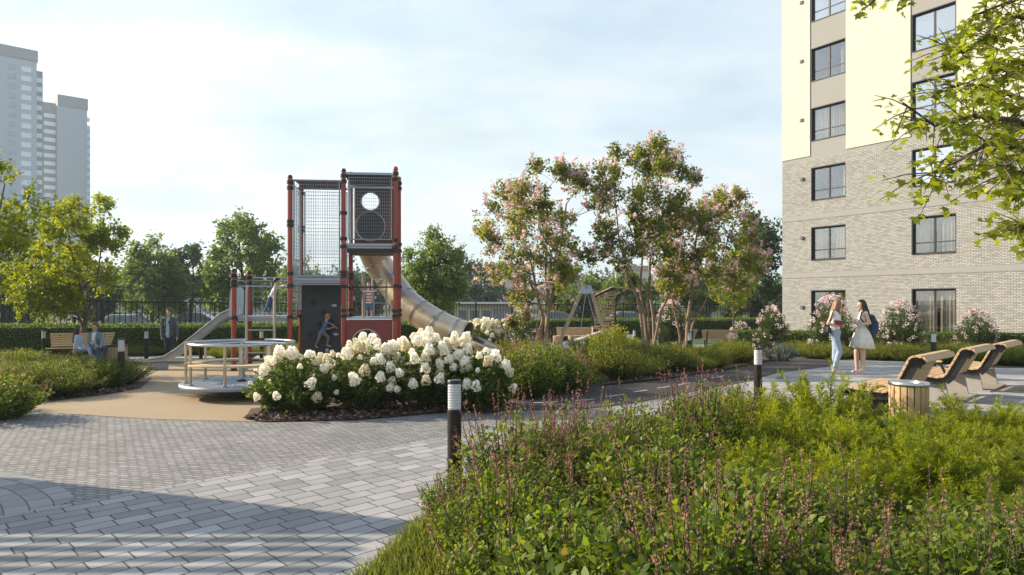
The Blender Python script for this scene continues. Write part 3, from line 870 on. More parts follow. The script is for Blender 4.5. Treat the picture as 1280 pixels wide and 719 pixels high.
cl = [(a_, b_, c_ - .22, r_) for a_, b_, c_, r_ in cl]
foliage_tree([rooted([(806, 455), (805, 430), (801, 395), (796, 372), (784, 340), (774, 300), (768, 240), (766, 195)], d - .3, .06, .012, .08), rooted([(810, 455), (809, 430), (806, 400), (800, 362), (803, 320), (795, 270), (790, 225)], d, .06, .012, .04),
              rooted([(818, 452), (818, 425), (817, 395), (812, 365), (812, 330), (820, 285), (822, 215)], d + .4, .07, .015, -.02), rooted([(815, 452), (820, 420), (826, 390), (838, 365), (848, 330), (856, 280)], d + .2, .055, .012, -.07),
              rooted([(812, 452), (811, 405), (808, 362), (792, 342), (783, 322)], d + .1, .045, .012, -.1)],
             cl, (.115, .62, LEAF4), 16, 19, M_bark2, .026, .006, L_lilac, 'lilac_tree', 'tallest lilac tree, five slender stems rising from the middle bed', 'tree', None, b0, (.26, 24, .055, .28, L_bloss), up=.8, spiky=1.6)
d = 21.5
b0 = (P(858, 440, d).x, d, gz(d))
cl = clumps_poly([(838, 262), (858, 252), (880, 240), (900, 246), (916, 240), (928, 250), (926, 272), (944, 290), (950, 318), (940, 345), (915, 362), (892, 372), (868, 384), (842, 378), (828, 352), (826, 305)], d, 36, .42, 1.7, 21)
cl += [(*P(922, 246, d), .3), (*P(936, 300, d), .3), (*P(944, 338, d + .3), .3), (*P(905, 258, d), .3)]
foliage_tree([rooted([(859, 452), (859, 425), (860, 400), (864, 370), (866, 340), (870, 300), (876, 262)], d, .085, .02, .05), rooted([(852, 450), (850, 420), (846, 400), (842, 385), (838, 350), (846, 300)], d + .3, .05, .012, -.05),
              rooted([(857, 450), (866, 405), (876, 388), (890, 360), (905, 310)], d - .1, .045, .012, .08)],
             cl, (.12, .62, LEAF4), 16, 19, M_bark2, .03, .006, L_lilac, 'lilac_tree', 'lilac tree with a leaning orange-brown trunk and dusty pink crown nearest the building', 'tree', None, b0, (.40, 26, .058, .30, L_bloss), up=.6, spiky=1.5)

# --- yellow green young trees on the left
d = 21.5
b0 = (P(106, 430, d).x, d, gz(d))
cl = clumps_poly([(14, 330), (40, 295), (62, 268), (82, 258), (104, 252), (122, 256), (140, 290), (150, 320), (146, 350), (132, 372), (110, 385), (84, 388), (58, 392), (30, 386), (10, 360)], d, 58, .42, 1.7, 31)
cl += [(*P(132, 262, d), .32), (*P(150, 290, d), .25), (*P(90, 256, d), .3), (*P(128, 250, d + .3), .22)]
foliage_tree([rooted([(105, 440), (106, 412), (107, 385), (98, 350), (88, 310), (84, 272)], d, .07, .015), rooted([(105, 440), (107, 410), (110, 390), (120, 360), (126, 315), (130, 275)], d - .1, .05, .012, -.05), rooted([(104, 440), (104, 408), (92, 382), (66, 355), (48, 320)], d + .1, .05, .012, .1)],
             cl, (.115, .66, LEAF6), 15, 18, M_bark, .028, .006, L_yellow, 'maple_tree', 'yellow green young maple standing right behind the couple on the bench', 'tree', None, b0, up=.35)
d = 15.5
b0 = (P(-70, 470, d).x, d, gz(d))
cl = clumps_poly([(-190, 330), (-160, 260), (-110, 200), (-60, 180), (-20, 186), (12, 205), (30, 235), (36, 262), (22, 290), (30, 320), (12, 352), (2, 378), (-30, 392), (-90, 390), (-160, 380)], d, 60, .42, 1.9, 33)
foliage_tree([rooted([(-70, 470), (-68, 400), (-72, 320), (-62, 240), (-50, 205)], d, .09, .015), rooted([(-69, 470), (-66, 390), (-30, 330), (-2, 270), (6, 230)], d, .06, .012, -.05), rooted([(-71, 470), (-74, 400), (-110, 340), (-130, 270)], d, .05, .012, .1)],
             cl, (.115, .66, LEAF6), 15, 18, M_bark, .03, .006, L_yellow, 'maple_tree', 'yellow green maple cut off by the left edge, in front of the tall tower', 'tree', None, b0, up=.35)

# --- green tree behind the slide, dark tree by the building, slim golden one
d = 31.5
b0 = (P(545, 420, d).x, d, gz(d))
cl = clumps_poly([(508, 330), (516, 315), (532, 305), (540, 294), (552, 302), (568, 318), (578, 335), (582, 355), (575, 378), (558, 390), (535, 392), (512, 384), (504, 360)], d, 44, .55, 1.4, 41)
cl += [(*P(543, 296, d), .42), (*P(512, 322, d), .4), (*P(572, 322, d), .4)]
foliage_tree([rooted([(545, 430), (545, 400), (544, 370), (543, 330), (543, 300)], d, .09, .02), rooted([(545, 430), (544, 395), (530, 360), (522, 335)], d, .05, .015), rooted([(546, 430), (547, 395), (560, 360), (566, 335)], d, .05, .015)],
             cl, (.17, .66, LEAF4), 15, 17, M_bark, .04, .009, L_green, 'linden_tree', 'bright green round crowned tree directly behind the metal tube slide', 'tree', None, b0, up=.5)
d = 40
b0 = (P(918, 420, d).x, d, gz(d))
cl = clumps_poly([(900, 330), (912, 312), (928, 308), (940, 325), (944, 350), (938, 376), (922, 388), (904, 386), (893, 366)], d, 26, .5, 1.2, 43)
foliage_tree([rooted([(917, 425), (917, 395), (918, 360), (919, 325)], d, .07, .02)], cl, (.17, .66, LEAF4), 12, 12, M_bark, .03, .008, L_yellow, 'young_tree', 'small yellow green tree beside the fence behind the wooden bench', 'tree', None, b0)

# --- trees beyond the fence
def bg_tree(pxl, pxr, top, bot, d, lm, label, n=40, leaf=.3, group='trees beyond the fence', name='broadleaf_tree', shape=None, seed=None):
    cx = (pxl + pxr) / 2; w = (pxr - pxl) / 2; h = bot - top
    prof = shape or [(-1, .62), (-.92, .4), (-.66, .2), (-.3, .06), (.05, 0), (.4, .1), (.7, .24), (.95, .45), (1, .66), (.8, .9), (.3, 1), (-.35, 1), (-.82, .88)]
    poly = [(cx + u * w * .93, top + h * (.04 + .96 * v)) for u, v in prof]
    wm = w / F * d
    b0 = Vector((P(cx, 400, d).x, d, gz(d)))
    cl = clumps_poly(poly, d, n, wm * .27, wm * .75, seed or int(pxl * 7 + d))
    ztop = zz(top + h * .2, d)
    st = [([b0 + Vector((0, 0, -.1)), b0 + Vector((rnd.uniform(-.2, .2), 0, (ztop - b0.z) * .45)), Vector((b0.x + rnd.uniform(-.4, .4), d, ztop))], [wm * .06, wm * .045, wm * .012])]
    return foliage_tree(st, cl, (leaf, .7, LEAF4), 14, 15, M_bark, wm * .03, wm * .004, lm, name, label, 'tree', group, b0, up=.35)
bg_tree(150, 232, 290, 392, 44, L_green, 'broad mid green tree behind the fence above the standing man', 46, .26)
bg_tree(206, 272, 303, 395, 56, L_dark, 'darker rounded tree behind the fence between two paler crowns', 36, .32)
bg_tree(252, 352, 268, 395, 42, L_green, 'tall open crowned tree behind the fence left of the red climbing tower', 50, .26, shape=[(-.95, .62), (-.75, .5), (-.5, .3), (-.42, .12), (-.1, 0), (.25, .05), (.6, .14), (.95, .2), (1, .42), (.9, .65), (.7, .95), (-.3, 1), (-.85, .9)])
bg_tree(330, 430, 332, 396, 60, L_green, 'low bushy tree behind the fence seen through the climbing tower mesh', 38, .32)
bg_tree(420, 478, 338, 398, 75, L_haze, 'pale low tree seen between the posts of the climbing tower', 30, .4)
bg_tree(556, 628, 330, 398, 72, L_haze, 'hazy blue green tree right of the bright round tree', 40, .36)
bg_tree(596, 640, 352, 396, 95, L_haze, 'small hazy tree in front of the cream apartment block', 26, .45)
bg_tree(690, 760, 338, 400, 58, L_green, 'mid green tree behind the swing frame', 38, .3)
bg_tree(748, 826, 345, 402, 55, L_green, 'bushy tree behind the wooden shelter roof', 38, .3)
bg_tree(818, 900, 318, 400, 60, L_green, 'green tree behind the lilac nearest the building', 40, .32)
bg_tree(896, 986, 262, 408, 47, L_dark, 'tall dark green tree against the corner of the brick building', 56, .26, shape=[(-.9, .9), (-.8, .5), (-.45, .25), (-.1, .05), (.25, 0), (.6, .1), (.85, .3), (1, .5), (1, .95), (0, 1)])
bg_tree(60, 160, 330, 398, 52, L_dark, 'dark tree behind the fence beneath the yellow green maple', 40, .3)
bg_tree(-60, 80, 300, 400, 46, L_dark, 'dark tree behind the fence at the far left', 46, .3)
bg_tree(-150, -10, 270, 400, 50, L_green, 'green tree behind the fence beyond the left edge', 40, .32)

# far tree belt closing the horizon: one mass
def tree_belt():
    n = 900
    x = R.uniform(-330, 330, n); y = R.uniform(150, 260, n)
    hgt = 5 + 4.5 * np.sin(x * .045) ** 2 + R.random(n) * 4
    r = 3.0 + R.random(n) * 2.0
    k = 110
    idx = np.repeat(np.arange(n), k)
    off = rv(len(idx)) * (R.random(len(idx)) ** .4)[:, None]
    zc = hgt * .55
    pos = np.stack([x[idx] + off[:, 0] * r[idx], y[idx] + off[:, 1] * r[idx], -.5 + zc[idx] + off[:, 2] * zc[idx]], 1)
    tint = np.clip(.45 + .2 * R.normal(size=len(idx)) + R.normal(0, .15, n)[idx], 0, 1)
    me = quads_mesh('distant_woods', leaves(pos, rv(len(idx)), unit(rv(len(idx)) + np.array([0, -.5, .5])), (.6 + R.random(len(idx)) * .5), .8, LEAF4), tint)
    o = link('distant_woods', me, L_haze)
    tag(o, 'distant belt of hazy green woods closing the horizon', 'woods', None, 'stuff')
tree_belt()

# --- near maple whose branches hang in from the right
def near_maple():
    base = Vector((7.6, 5.6, -.02))
    t = thing('maple_tree', 'large leaved maple branches hanging in front of the brick building, upper right', 'tree', base)
    m = MB()
    tr = [Vector((0, 0, 0)), Vector((-.05, .05, 1.6)), Vector((.05, 0, 3.0)), Vector((-.1, .1, 4.6)), Vector((0, .1, 6.5))]
    m.tube(tr, [.17, .14, .12, .09, .04], 10)
    tips = []
    def limb(p0, pts, r0):
        pp = [p0] + [Vector(p) - base for p in pts]
        n = len(pp); m.tube(pp, [r0 * (1 - .82 * i / (n - 1)) for i in range(n)], 6, cap=False)
        return pp
    d = 6.4
    br = [(tr[2], [P(1330, 150, 6.2), P(1262, 118, 6.3), P(1205, 104, 6.4), P(1165, 120, 6.5)]),
          (tr[2], [P(1340, 190, 6.2), P(1270, 150, 6.2), P(1215, 145, 6.1), P(1172, 160, 6.0), P(1128, 128, 6.0)]),
          (tr[2], [P(1340, 230, 5.8), P(1282, 185, 5.8), P(1235, 180, 5.8), P(1190, 205, 5.7), P(1150, 222, 5.7)]),
          (tr[3], [P(1320, 30, 6.3), P(1270, 20, 6.4), P(1240, 40, 6.4), P(1205, 66, 6.4), P(1180, 60, 6.5)]),
          (tr[3], [P(1330, -40, 5.8), P(1240, -60, 5.8), P(1160, -36, 5.8), P(1110, -14, 5.8), P(1082, 10, 5.8)]),
          (tr[3], [P(1350, 60, 5.2), P(1300, 70, 5.2), P(1262, 80, 5.2), P(1222, 108, 5.2)]),
          (tr[2], [P(1380, 250, 5.4), P(1310, 225, 5.3), P(1275, 215, 5.3), P(1245, 205, 5.3)]),
          (tr[2], [P(1370, 300, 5.9), P(1320, 285, 5.9), P(1290, 290, 5.9), P(1274, 280, 5.9)]),
          (tr[3], [P(1360, -20, 6.6), P(1300, -10, 6.6), P(1255, 5, 6.6), P(1215, 20, 6.6)]),
          (tr[3], [P(1400, -80, 6.0), P(1330, -120, 6.0), P(1260, -120, 6.0)]),
          (tr[4], [P(1500, -300, 5.6), P(1420, -360, 5.4)]), (tr[4], [P(1700, -260, 5.9), P(1780, -300, 6.4)]), (tr[3], [P(1760, -40, 6.2), P(1830, -60, 6.6)]), (tr[3], [P(1650, -60, 5.0), P(1620, -120, 4.4)])]
    q = random.Random(5)
    for p0, pts in br:
        pp = limb(p0, pts, .035)
        n = len(pp)
        for i in range(1, n):
            k = (14 if i > 1 else 9) if pts[-1] is not br[4][1][-1] else 4
            for _ in range(k):
                f = q.random(); p = pp[i - 1].lerp(pp[i], .25 + .75 * f) if i == 1 else pp[i - 1].lerp(pp[i], f)
                dr = Vector((q.gauss(-.25, .6), q.gauss(0, .7), q.gauss(-.12, .5))).normalized()
                L = q.uniform(.16, .46)
                e = p + dr * L + Vector((0, 0, -.05 * L))
                m.tube([p, p.lerp(e, .5) + Vector((0, 0, .02)), e], [.007, .005, .0025], 4, cap=False)
                tips.append((p, e, dr))
        tips.append((pp[-2], pp[-1], (pp[-1] - pp[-2]).normalized()))
    # two long bare twigs with a single sprig at the end, as at the top of the picture
    m.build('trunk', M_bark, t, smooth=True, auto=False)
    pos, ax, nor, sz = [], [], [], []
    for p, e, dr in tips:
        for _ in range(q.randint(6, 9)):
            f = q.uniform(.2, 1.06)
            pos.append(p.lerp(e, f) + Vector((q.gauss(0, .03), q.gauss(0, .03), q.gauss(-.01, .03))))
            ax.append(dr * .5 + Vector((q.gauss(0, .7), q.gauss(0, .7), q.gauss(-.35, .45))))
            nor.append(Vector((q.gauss(0, .5), q.gauss(-.15, .5), 1.0)))
            sz.append(q.uniform(.045, .088))
    tint = np.clip(.5 + .2 * R.normal(size=len(pos)), 0, 1)
    me = quads_mesh('crown', leaves(np.array(pos), np.array(ax), np.array(nor), np.array(sz), 1.0, MAPLE), tint)
    link('crown', me, L_maple, t)
near_maple()

# ------------------------------------------------------------------ shrubs: a few source meshes, many copies
def shrub_meshes(kind, seed, rad, hgt, nst, lps, leaf, width, tm, spread=.35, up=1.0, spike=0, arch=0.0, hollow=0.0, fill=0.0):
    """returns (stem mesh, leaf mesh, spike mesh or None). Mound of stems from the base, leaves along each stem."""
    global R
    q = random.Random(seed); RR = np.random.default_rng(seed)
    m = MB(); pos, ax, nor, sz, tint = [], [], [], [], []
    sp, sa, st, ss = [], [], [], []
    for i in range(nst):
        a = q.uniform(0, 2 * PI); rr_ = rad * math.sqrt(q.random())
        top = Vector((rr_ * math.cos(a), rr_ * math.sin(a), hgt * (1 - .55 * (rr_ / rad) ** 2.2) * q.uniform(.78, 1.12)))
        b = Vector((top.x * spread, top.y * spread, 0))
        mid = b.lerp(top, .5) + Vector((0, 0, arch * hgt))
        m.tube([b, mid, top], [.006, .0045, .002], 3, cap=False)
        tn = q.gauss(0, .10)
        for k in range(lps):
            f = q.random() ** .75
            if f < hollow: f = hollow + (1 - hollow) * q.random()
            p = (b.lerp(mid, f * 2) if f < .5 else mid.lerp(top, f * 2 - 1))
            an = q.uniform(0, 2 * PI)
            out = Vector((math.cos(an), math.sin(an), q.gauss(.15, .35)))
            dr = (top - b).normalized() * up * .55 + out * .75
            pos.append(p + out * leaf * .35 + Vector((q.gauss(0, leaf * .3), q.gauss(0, leaf * .3), q.gauss(0, leaf * .3))))
            ax.append(dr); nor.append(Vector((q.gauss(0, .5), q.gauss(0, .5), .9)))
            sz.append(leaf * q.uniform(.6, 1.3) * (1.15 - .35 * f))
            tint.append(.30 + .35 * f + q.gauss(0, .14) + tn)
        if spike and q.random() < spike:
            d = (top - mid).normalized() + Vector((q.gauss(0, .15), q.gauss(0, .15), .6)); d.normalize()
            L = q.choice([.10, .14, .18, .22, .30]) * q.uniform(.8, 1.2)
            m.tube([top, top + d * L], [.003, .0015], 3, cap=False)
            tt = q.gauss(.5, .2)
            for k in range(int(10 + L * 80)):
                f = q.random()
                o_ = Vector((q.gauss(0, 1), q.gauss(0, 1), q.gauss(0, 1))).normalized()
                sp.append(top + d * (L * (f * 1.1 - .05)) + o_ * (.011 * (1.1 - f)))
                sa.append(o_ + d * .6); ss.append(q.uniform(.008, .015)); st.append(tt + q.gauss(0, .15))
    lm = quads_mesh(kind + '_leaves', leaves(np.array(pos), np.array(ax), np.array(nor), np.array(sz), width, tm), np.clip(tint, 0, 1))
    spm = None
    if sp: spm = quads_mesh(kind + '_spikes', leaves(np.array(sp), np.array(sa), rv(len(sp)), np.array(ss), .9, PETAL), np.clip(st, 0, 1))
    return m.mesh(kind + '_stems'), lm, spm

def conifer_meshes(kind, seed, rad, hgt, nst, nseg, need):
    """plumose juniper: arching shoots set with short side sprays of needles"""
    q = random.Random(seed)
    m = MB(); pos, ax, nor, sz, tint = [], [], [], [], []
    for i in range(nst):
        a = q.uniform(0, 2 * PI); el = q.uniform(.12, 1.25)
        L = q.uniform(.55, 1.0)
        d = Vector((math.cos(a) * math.cos(el) * rad, math.sin(a) * math.cos(el) * rad, math.sin(el) * hgt)) * L
        p0 = Vector((math.cos(a), math.sin(a), 0)) * (rad * .12 * q.random())
        pts = [p0, p0 + d * .55 + Vector((0, 0, .05)), p0 + d + Vector((0, 0, q.uniform(-.02, .07)))]
        m.tube(pts, [.006, .004, .0015], 3, cap=False)
        tn = q.gauss(0, .10)
        dn = d.normalized()
        for k in range(nseg):
            f = .22 + .8 * k / nseg
            p = pts[0].lerp(pts[1], min(1, f * 2)) if f < .5 else pts[1].lerp(pts[2], f * 2 - 1)
            side = dn.cross(Vector((q.gauss(0, 1), q.gauss(0, 1), q.gauss(0, 1)))).normalized()
            sd = (dn * .75 + side * .75 + Vector((0, 0, .25))).normalized()
            sl_ = q.uniform(.06, .13) * (1.25 - .75 * f)
            for j in range(9):
                g_ = j / 9
                e = p + sd * sl_ * g_
                s2 = sd.cross(Vector((q.gauss(0, 1), q.gauss(0, 1), q.gauss(0, 1)))).normalized()
                pos.append(e); ax.append(sd * .8 + s2 * .75); nor.append(s2.cross(sd) + Vector((0, 0, .3)))
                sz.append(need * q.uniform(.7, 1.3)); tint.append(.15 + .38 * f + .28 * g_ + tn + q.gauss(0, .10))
    lm = quads_mesh(kind + '_leaves', leaves(np.array(pos), np.array(ax), np.array(nor), np.array(sz), .20, NEEDLE), np.clip(tint, 0, 1))
    return m.mesh(kind + '_stems'), lm, None

class Kind:
    def __init__(s, name, metas, lm, sm=None, stemmat=M_stem):
        s.name, s.metas = name, metas
        for st, lf, sp in metas:
            st.materials.append(stemmat); lf.materials.append(lm)
            if sp: sp.materials.append(sm)
    def put(s, x, y, label, cat, group=None, sc=1.0, sz=1.0, var=None, dz=0.0):
        st, lf, sp = s.metas[rnd.randrange(len(s.metas)) if var is None else var]
        t = thing(s.name, label, cat, (x, y, gz(y) + dz), rnd.uniform(0, 2 * PI), group)
        t.scale = (sc, sc, sc * sz)
        for nm, me in (('stems', st), ('foliage', lf), ('flower_spikes', sp)):
            if me is None: continue
            o = bpy.data.objects.new(nm, me); COL.objects.link(o); o.parent = t
            if nm == 'flower_spikes': o['kind'] = 'stuff'
        return t

K_spirea = Kind('spirea_shrub', [shrub_meshes('spirea', 100 + i, .50, .64, 96, 28, .047, .64, LEAF6, .45, spike=(.55, .06, .10, .40)[i]) for i in range(4)], L_spirea, L_spike)
K_spirea_leafy = Kind('spirea_shrub', [shrub_meshes('spirea_leafy', 150 + i, .46, .54, 78, 28, .056, .68, LEAF6, .45, spike=.04) for i in range(3)], L_spirea, L_spike)
K_jun = Kind('juniper_shrub', [conifer_meshes('juniper', 200 + i, .72, .72, 100, 22, .036) for i in range(4)], L_jun, None, M_bark)
K_mound = Kind('mound_shrub', [shrub_meshes('mound', 300 + i, .70, .62, 280, 36, .042, .34, LEAF4, .35, up=1.4) for i in range(3)], L_mound)
L_mound2 = leaf_mat('green_mound_leaf', [(0, (.05, .08, .014)), (.5, (.105, .145, .022)), (1, (.18, .21, .036))], .45)
K_left = Kind('mound_shrub', [shrub_meshes('left_mound', 350 + i, .72, .66, 280, 36, .042, .34, LEAF4, .35, up=1.4) for i in range(3)], L_mound2)
K_fsp = Kind('spirea_shrub', [shrub_meshes('spirea_far', 400 + i, .62, .70, 120, 22, .06, .6, LEAF4, .4, spike=.28) for i in range(3)], L_spirea, L_spike)
K_gold = Kind('golden_shrub', [shrub_meshes('golden', 500 + i, .62, .5, 120, 20, .06, .6, LEAF4, .4) for i in range(2)], L_gold)
K_silver = Kind('silver_shrub', [shrub_meshes('silver', 550, .5, .5, 90, 16, .06, .3, LEAF4, .4)], L_silver)

def scatter(poly, step, jit=.45, seed=1):
    q = random.Random(seed)
    xs = [p[0] for p in poly]; ys = [p[1] for p in poly]; out = []
    y = min(ys); row = 0
    while y < max(ys):
        x = min(xs) + (row % 2) * step / 2
        while x < max(xs):
            a, b = x + q.uniform(-jit, jit) * step, y + q.uniform(-jit, jit) * step
            if in_poly(a, b, poly): out.append((a, b))
            x += step
        y += step * .87; row += 1
    return out

# front bed: pink spiked spirea along the path and the bottom, junipers in the middle and right
spirea_zone = [(-.42, 4.55), (-.5, 5.15), (-.2, 5.75), (.45, 6.25), (1.2, 6.9), (2.0, 7.6), (2.6, 8.2), (2.9, 8.0), (2.1, 6.9), (1.55, 6.0), (1.35, 5.2), (1.7, 4.6), (2.2, 4.25), (3.2, 3.95), (4.6, 4.0), (4.6, 2.5), (.0, 2.5), (-.05, 3.3), (-.1, 3.9)]
for i, (x, y) in enumerate(scatter(spirea_zone, .43, seed=3)):
    if x < -.16 and 5.15 < y < 6.1: continue
    strip = x < .1 or y > 4.75 + .55 * x
    leafy = (not strip) and rnd.random() < (.85 if x < 1.6 else .5)
    (K_spirea_leafy if leafy else K_spirea).put(x, y, 'leafy low spirea with pink brown flower spikes massed in the front bed', 'shrub', 'spirea shrubs massed in the front bed', (.64 if x < -.16 else rnd.uniform(.72, 1.12) * (.88 if x < .1 else 1)), rnd.uniform(.70, 1.2))
jun_zone = [(2.05, 6.65), (2.75, 7.75), (3.4, 8.1), (4.0, 7.9), (4.05, 7.2), (5.0, 7.1), (5.6, 7.3), (6.8, 8.2), (7.2, 7.2), (7.0, 5.5), (5.6, 4.4), (4.6, 4.2), (3.2, 4.35), (2.3, 4.6), (1.8, 5.0), (1.65, 5.6)]
for i, (x, y) in enumerate(scatter(jun_zone, .70, seed=8)):
    K_jun.put(x, y, 'feathery yellow green juniper spreading in the front bed', 'shrub', 'junipers massed in the front bed', rnd.uniform(.72, 1.05), rnd.uniform(.8, 1.1))
K_jun.put(3.45, 7.5, 'tallest feathery juniper, left of the wooden lounger', 'shrub', None, 1.2, 1.05)
for x, y in scatter([(4.9, 8.05), (7.6, 9.4), (8.4, 8.6), (7.0, 7.6), (5.4, 7.4)], .7, seed=12):
    K_jun.put(x, y, 'low green juniper in the shade behind the loungers', 'shrub', 'junipers behind the loungers', .75, .55)

# left bed, middle beds
for i, (x, y) in enumerate(scatter([(-9.9, 11.6), (-8.7, 11.1), (-8.0, 11.2), (-7.75, 12.0), (-7.6, 13.2), (-8.1, 14.0), (-9.2, 14.6), (-11.5, 14.6), (-12, 12.6)], .78, .3, 15)):
    K_left.put(x, y, 'fine leaved green mound shrub in the bed in front of the couple', 'shrub', 'mound shrubs in the left bed', rnd.uniform(1.0, 1.2), rnd.uniform(.72, .84))
K_fsp.put(-7.05, 9.35, 'leafy green shrub cut off by the left edge beside the cobbles', 'shrub', None, 1.05, .85)
K_fsp.put(-7.9, 9.8, 'leafy shrub just outside the left edge beside the cobbles', 'shrub', None, 1.1, .9)
for x, y in scatter([(-20, 19.2), (-13.5, 20.0), (-12.5, 17.6), (-13.6, 16), (-20, 15)], 1.1, .35, 17):
    K_mound.put(x, y, 'low green shrub in the planting left of the bench', 'shrub', 'shrubs left of the bench', 1.25, .6)
for x, y in scatter([(-10.0, 21.6), (-9.2, 21.5), (-6, 21.3), (-3.5, 21.4), (-3.5, 22.4), (-10.0, 22.6)], .95, .3, 18):
    K_mound.put(x, y, 'low green shrub between the play surface and the back walk', 'shrub', 'shrubs behind the play surface', 1.0, .85)
for x, y in scatter([(-10.2, 25.3), (-12.2, 25.2), (-20, 23.2), (-20, 24), (-11.5, 26.4), (-9, 27.5), (-7.0, 27.2)], 1.1, .3, 19):
    K_mound.put(x, y, 'low shrub at the foot of the clipped hedge', 'shrub', 'shrubs at the foot of the hedge', 1.0, .7)
# reddish spirea behind the hydrangeas
for k, (px, py, s_) in enumerate([(640, 497, .95), (660, 497, 1.05), (683, 492, 1.15), (700, 490, .95), (714, 486, .7), (655, 484, 1.1), (680, 480, 1.1), (702, 478, .9), (665, 472, 1.0), (684, 468, .8)]):
    x, y = G(px, py); K_fsp.put(x, y, 'reddish spiked spirea at the end of the middle bed beside the hydrangeas', 'shrub', 'spirea at the end of the middle bed', s_ * 1.05, 1.05)
mid = [g(735, 478), g(780, 474), g(830, 469), g(880, 463), g(930, 455), g(958, 448), (8.0, 21.5), (6.2, 24), (3.6, 23.2), (1.6, 19.5), (1.0, 16)]
for i, (x, y) in enumerate(scatter(mid, .92, .32, 22)):
    sx_ = CX + F * x / y
    if 686 < sx_ < 750 and y > 13.6: continue
    k = K_mound
    k.put(x, y, 'bushy green shrub in the bed beneath the lilac trees', 'shrub', 'shrubs beneath the lilac trees', rnd.uniform(.72, 1.2), rnd.uniform(.65, 1.12))
x, y = G(757, 474); K_mound.put(x, y, 'round olive green mound at the front edge of the middle bed', 'shrub', None, 1.15, 1.25)
x, y = G(784, 452); K_gold.put(x - .1, y + 2.5, 'bright yellow green shrub below the swing frame', 'shrub', None, 1.5, 1.5)
for k, (px, py) in enumerate([(640, 462), (655, 458), (735, 462), (750, 460), (765, 456)]):
    x, y = G(px, py); K_jun.put(x, y, 'feathery bright shrub around the lilac stems', 'shrub', 'feathery shrubs around the lilac stems', 1.2, 1.0)
x, y = G(976, 452); K_silver.put(x, y, 'silvery leaved shrub at the corner of the middle bed', 'shrub', None, 1.2, 1.0)
# right beds in front of the building
band = [(9.4, 24.6), (10.0, 22.0), (12.6, 19.4), (15, 18.2), (22, 20.2), (22, 24), (16, 23.6), (13, 24), (11, 25.6)]
for i, (x, y) in enumerate(scatter(band, 1.05, .3, 25)):
    gold = x > 12.6 and y > 21.2
    (K_gold if gold else K_mound).put(x, y, 'low yellow green shrub in the bed before the building' if gold else 'low green shrub in the bed behind the two women', 'shrub', 'golden shrubs before the building' if gold else 'shrubs behind the two women', 1.1, .8)
for x, y in scatter([(14.5, 24.4), (22, 24.6), (22, 25.4), (15, 25.4)], .9, .3, 27):
    K_fsp.put(x, y, 'reddish spiked spirea along the building hedge', 'shrub', 'spirea along the building hedge', .9, .8)

# ------------------------------------------------------------------ hydrangeas with their flower heads
def hydrangea_head(seed):
    q = random.Random(seed); pos, ax, sz, nor, tint = [], [], [], [], []
    L, W = q.uniform(.095, .125), q.uniform(.066, .082)
    for k in range(230):
        u = q.random(); a = q.uniform(0, 2 * PI)
        r = W * (1 - .62 * u) * math.sqrt(max(0, 1 - (2 * max(.0, .3 - u)) ** 2)) * q.uniform(.82, 1.08)
        p = Vector((r * math.cos(a), r * math.sin(a), L * (u - .2)))
        n = Vector((math.cos(a), math.sin(a), .5 * u + q.gauss(0, .2)))
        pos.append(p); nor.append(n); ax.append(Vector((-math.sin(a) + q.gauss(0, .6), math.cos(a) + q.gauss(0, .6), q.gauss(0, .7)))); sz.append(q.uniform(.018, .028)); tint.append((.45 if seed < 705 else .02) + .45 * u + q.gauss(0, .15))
    pos, ax, nor, sz = np.array(pos), np.array(ax), np.array(nor), np.array(sz)
    pos = pos - unit(ax) * sz[:, None] * .5
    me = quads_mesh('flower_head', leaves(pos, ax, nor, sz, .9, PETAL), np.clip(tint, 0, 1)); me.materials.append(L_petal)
    return me
HEADS = [hydrangea_head(700 + i) for i in range(7)]
def hydrangea(x, y, rad, hgt, nh, seed, label, group=None, hs=1.0, low=.12):
    q = random.Random(seed)
    t = thing('hydrangea_bush', label, 'bush', (x, y, gz(y)), 0, group)
    st, lf, _ = shrub_meshes('hydrangea', seed, rad, hgt * .93, 120, 34, .085, .62, LEAF6, .35, hollow=.18)
    st.materials.append(M_bark); lf.materials.append(L_hyd)
    link('stems', st, None, t); link('foliage', lf, None, t)
    pts = []; tries = 0
    while len(pts) < nh and tries < 4000:
        tries += 1
        a = q.uniform(0, 2 * PI); u = q.random() ** .85
        el = (low + (1 - low) * u) * PI / 2
        p = Vector((rad * 1.02 * math.cos(el) ** .85 * math.cos(a), rad * 1.02 * math.cos(el) ** .85 * math.sin(a), hgt * (.16 + .84 * math.sin(el)) * q.uniform(.92, 1.06)))
        if any((p - o).length < .105 * hs for o in pts): continue
        pts.append(p)
    for p in pts:
        o = bpy.data.objects.new('flower_head', q.choice(HEADS)); COL.objects.link(o); o.parent = t
        o.location = p
        d = (Vector((p.x, p.y, p.z * .9)).normalized() + Vector((q.gauss(0, .25), q.gauss(0, .25), .8))).normalized()
        o.rotation_euler = d.to_track_quat('Z', 'Y').to_euler()
        s_ = q.choice([.55, .75, .9, 1.0, 1.1, 1.25]) * q.uniform(.92, 1.08) * hs; o.scale = (s_, s_, s_)
    return t
hydrangea(-3.14, 9.95, .68, .84, 38, 901, 'leftmost white hydrangea bush beside the roundabout', hs=1.12)
hydrangea(-2.2, 10.25, .68, .98, 44, 902, 'white hydrangea bush below the dark climbing wall', hs=1.12)
hydrangea(-1.35, 10.35, .72, 1.08, 56, 903, 'tallest white hydrangea bush in front of the red crawl panel', hs=1.12)
hydrangea(-.80, 10.45, .62, 1.02, 40, 904, 'white hydrangea bush in front of the tube slide outlet', hs=1.12)
hydrangea(-.36, 10.0, .40, .86, 18, 905, 'rightmost white hydrangea bush with bare stems behind the near bollard', hs=1.1)
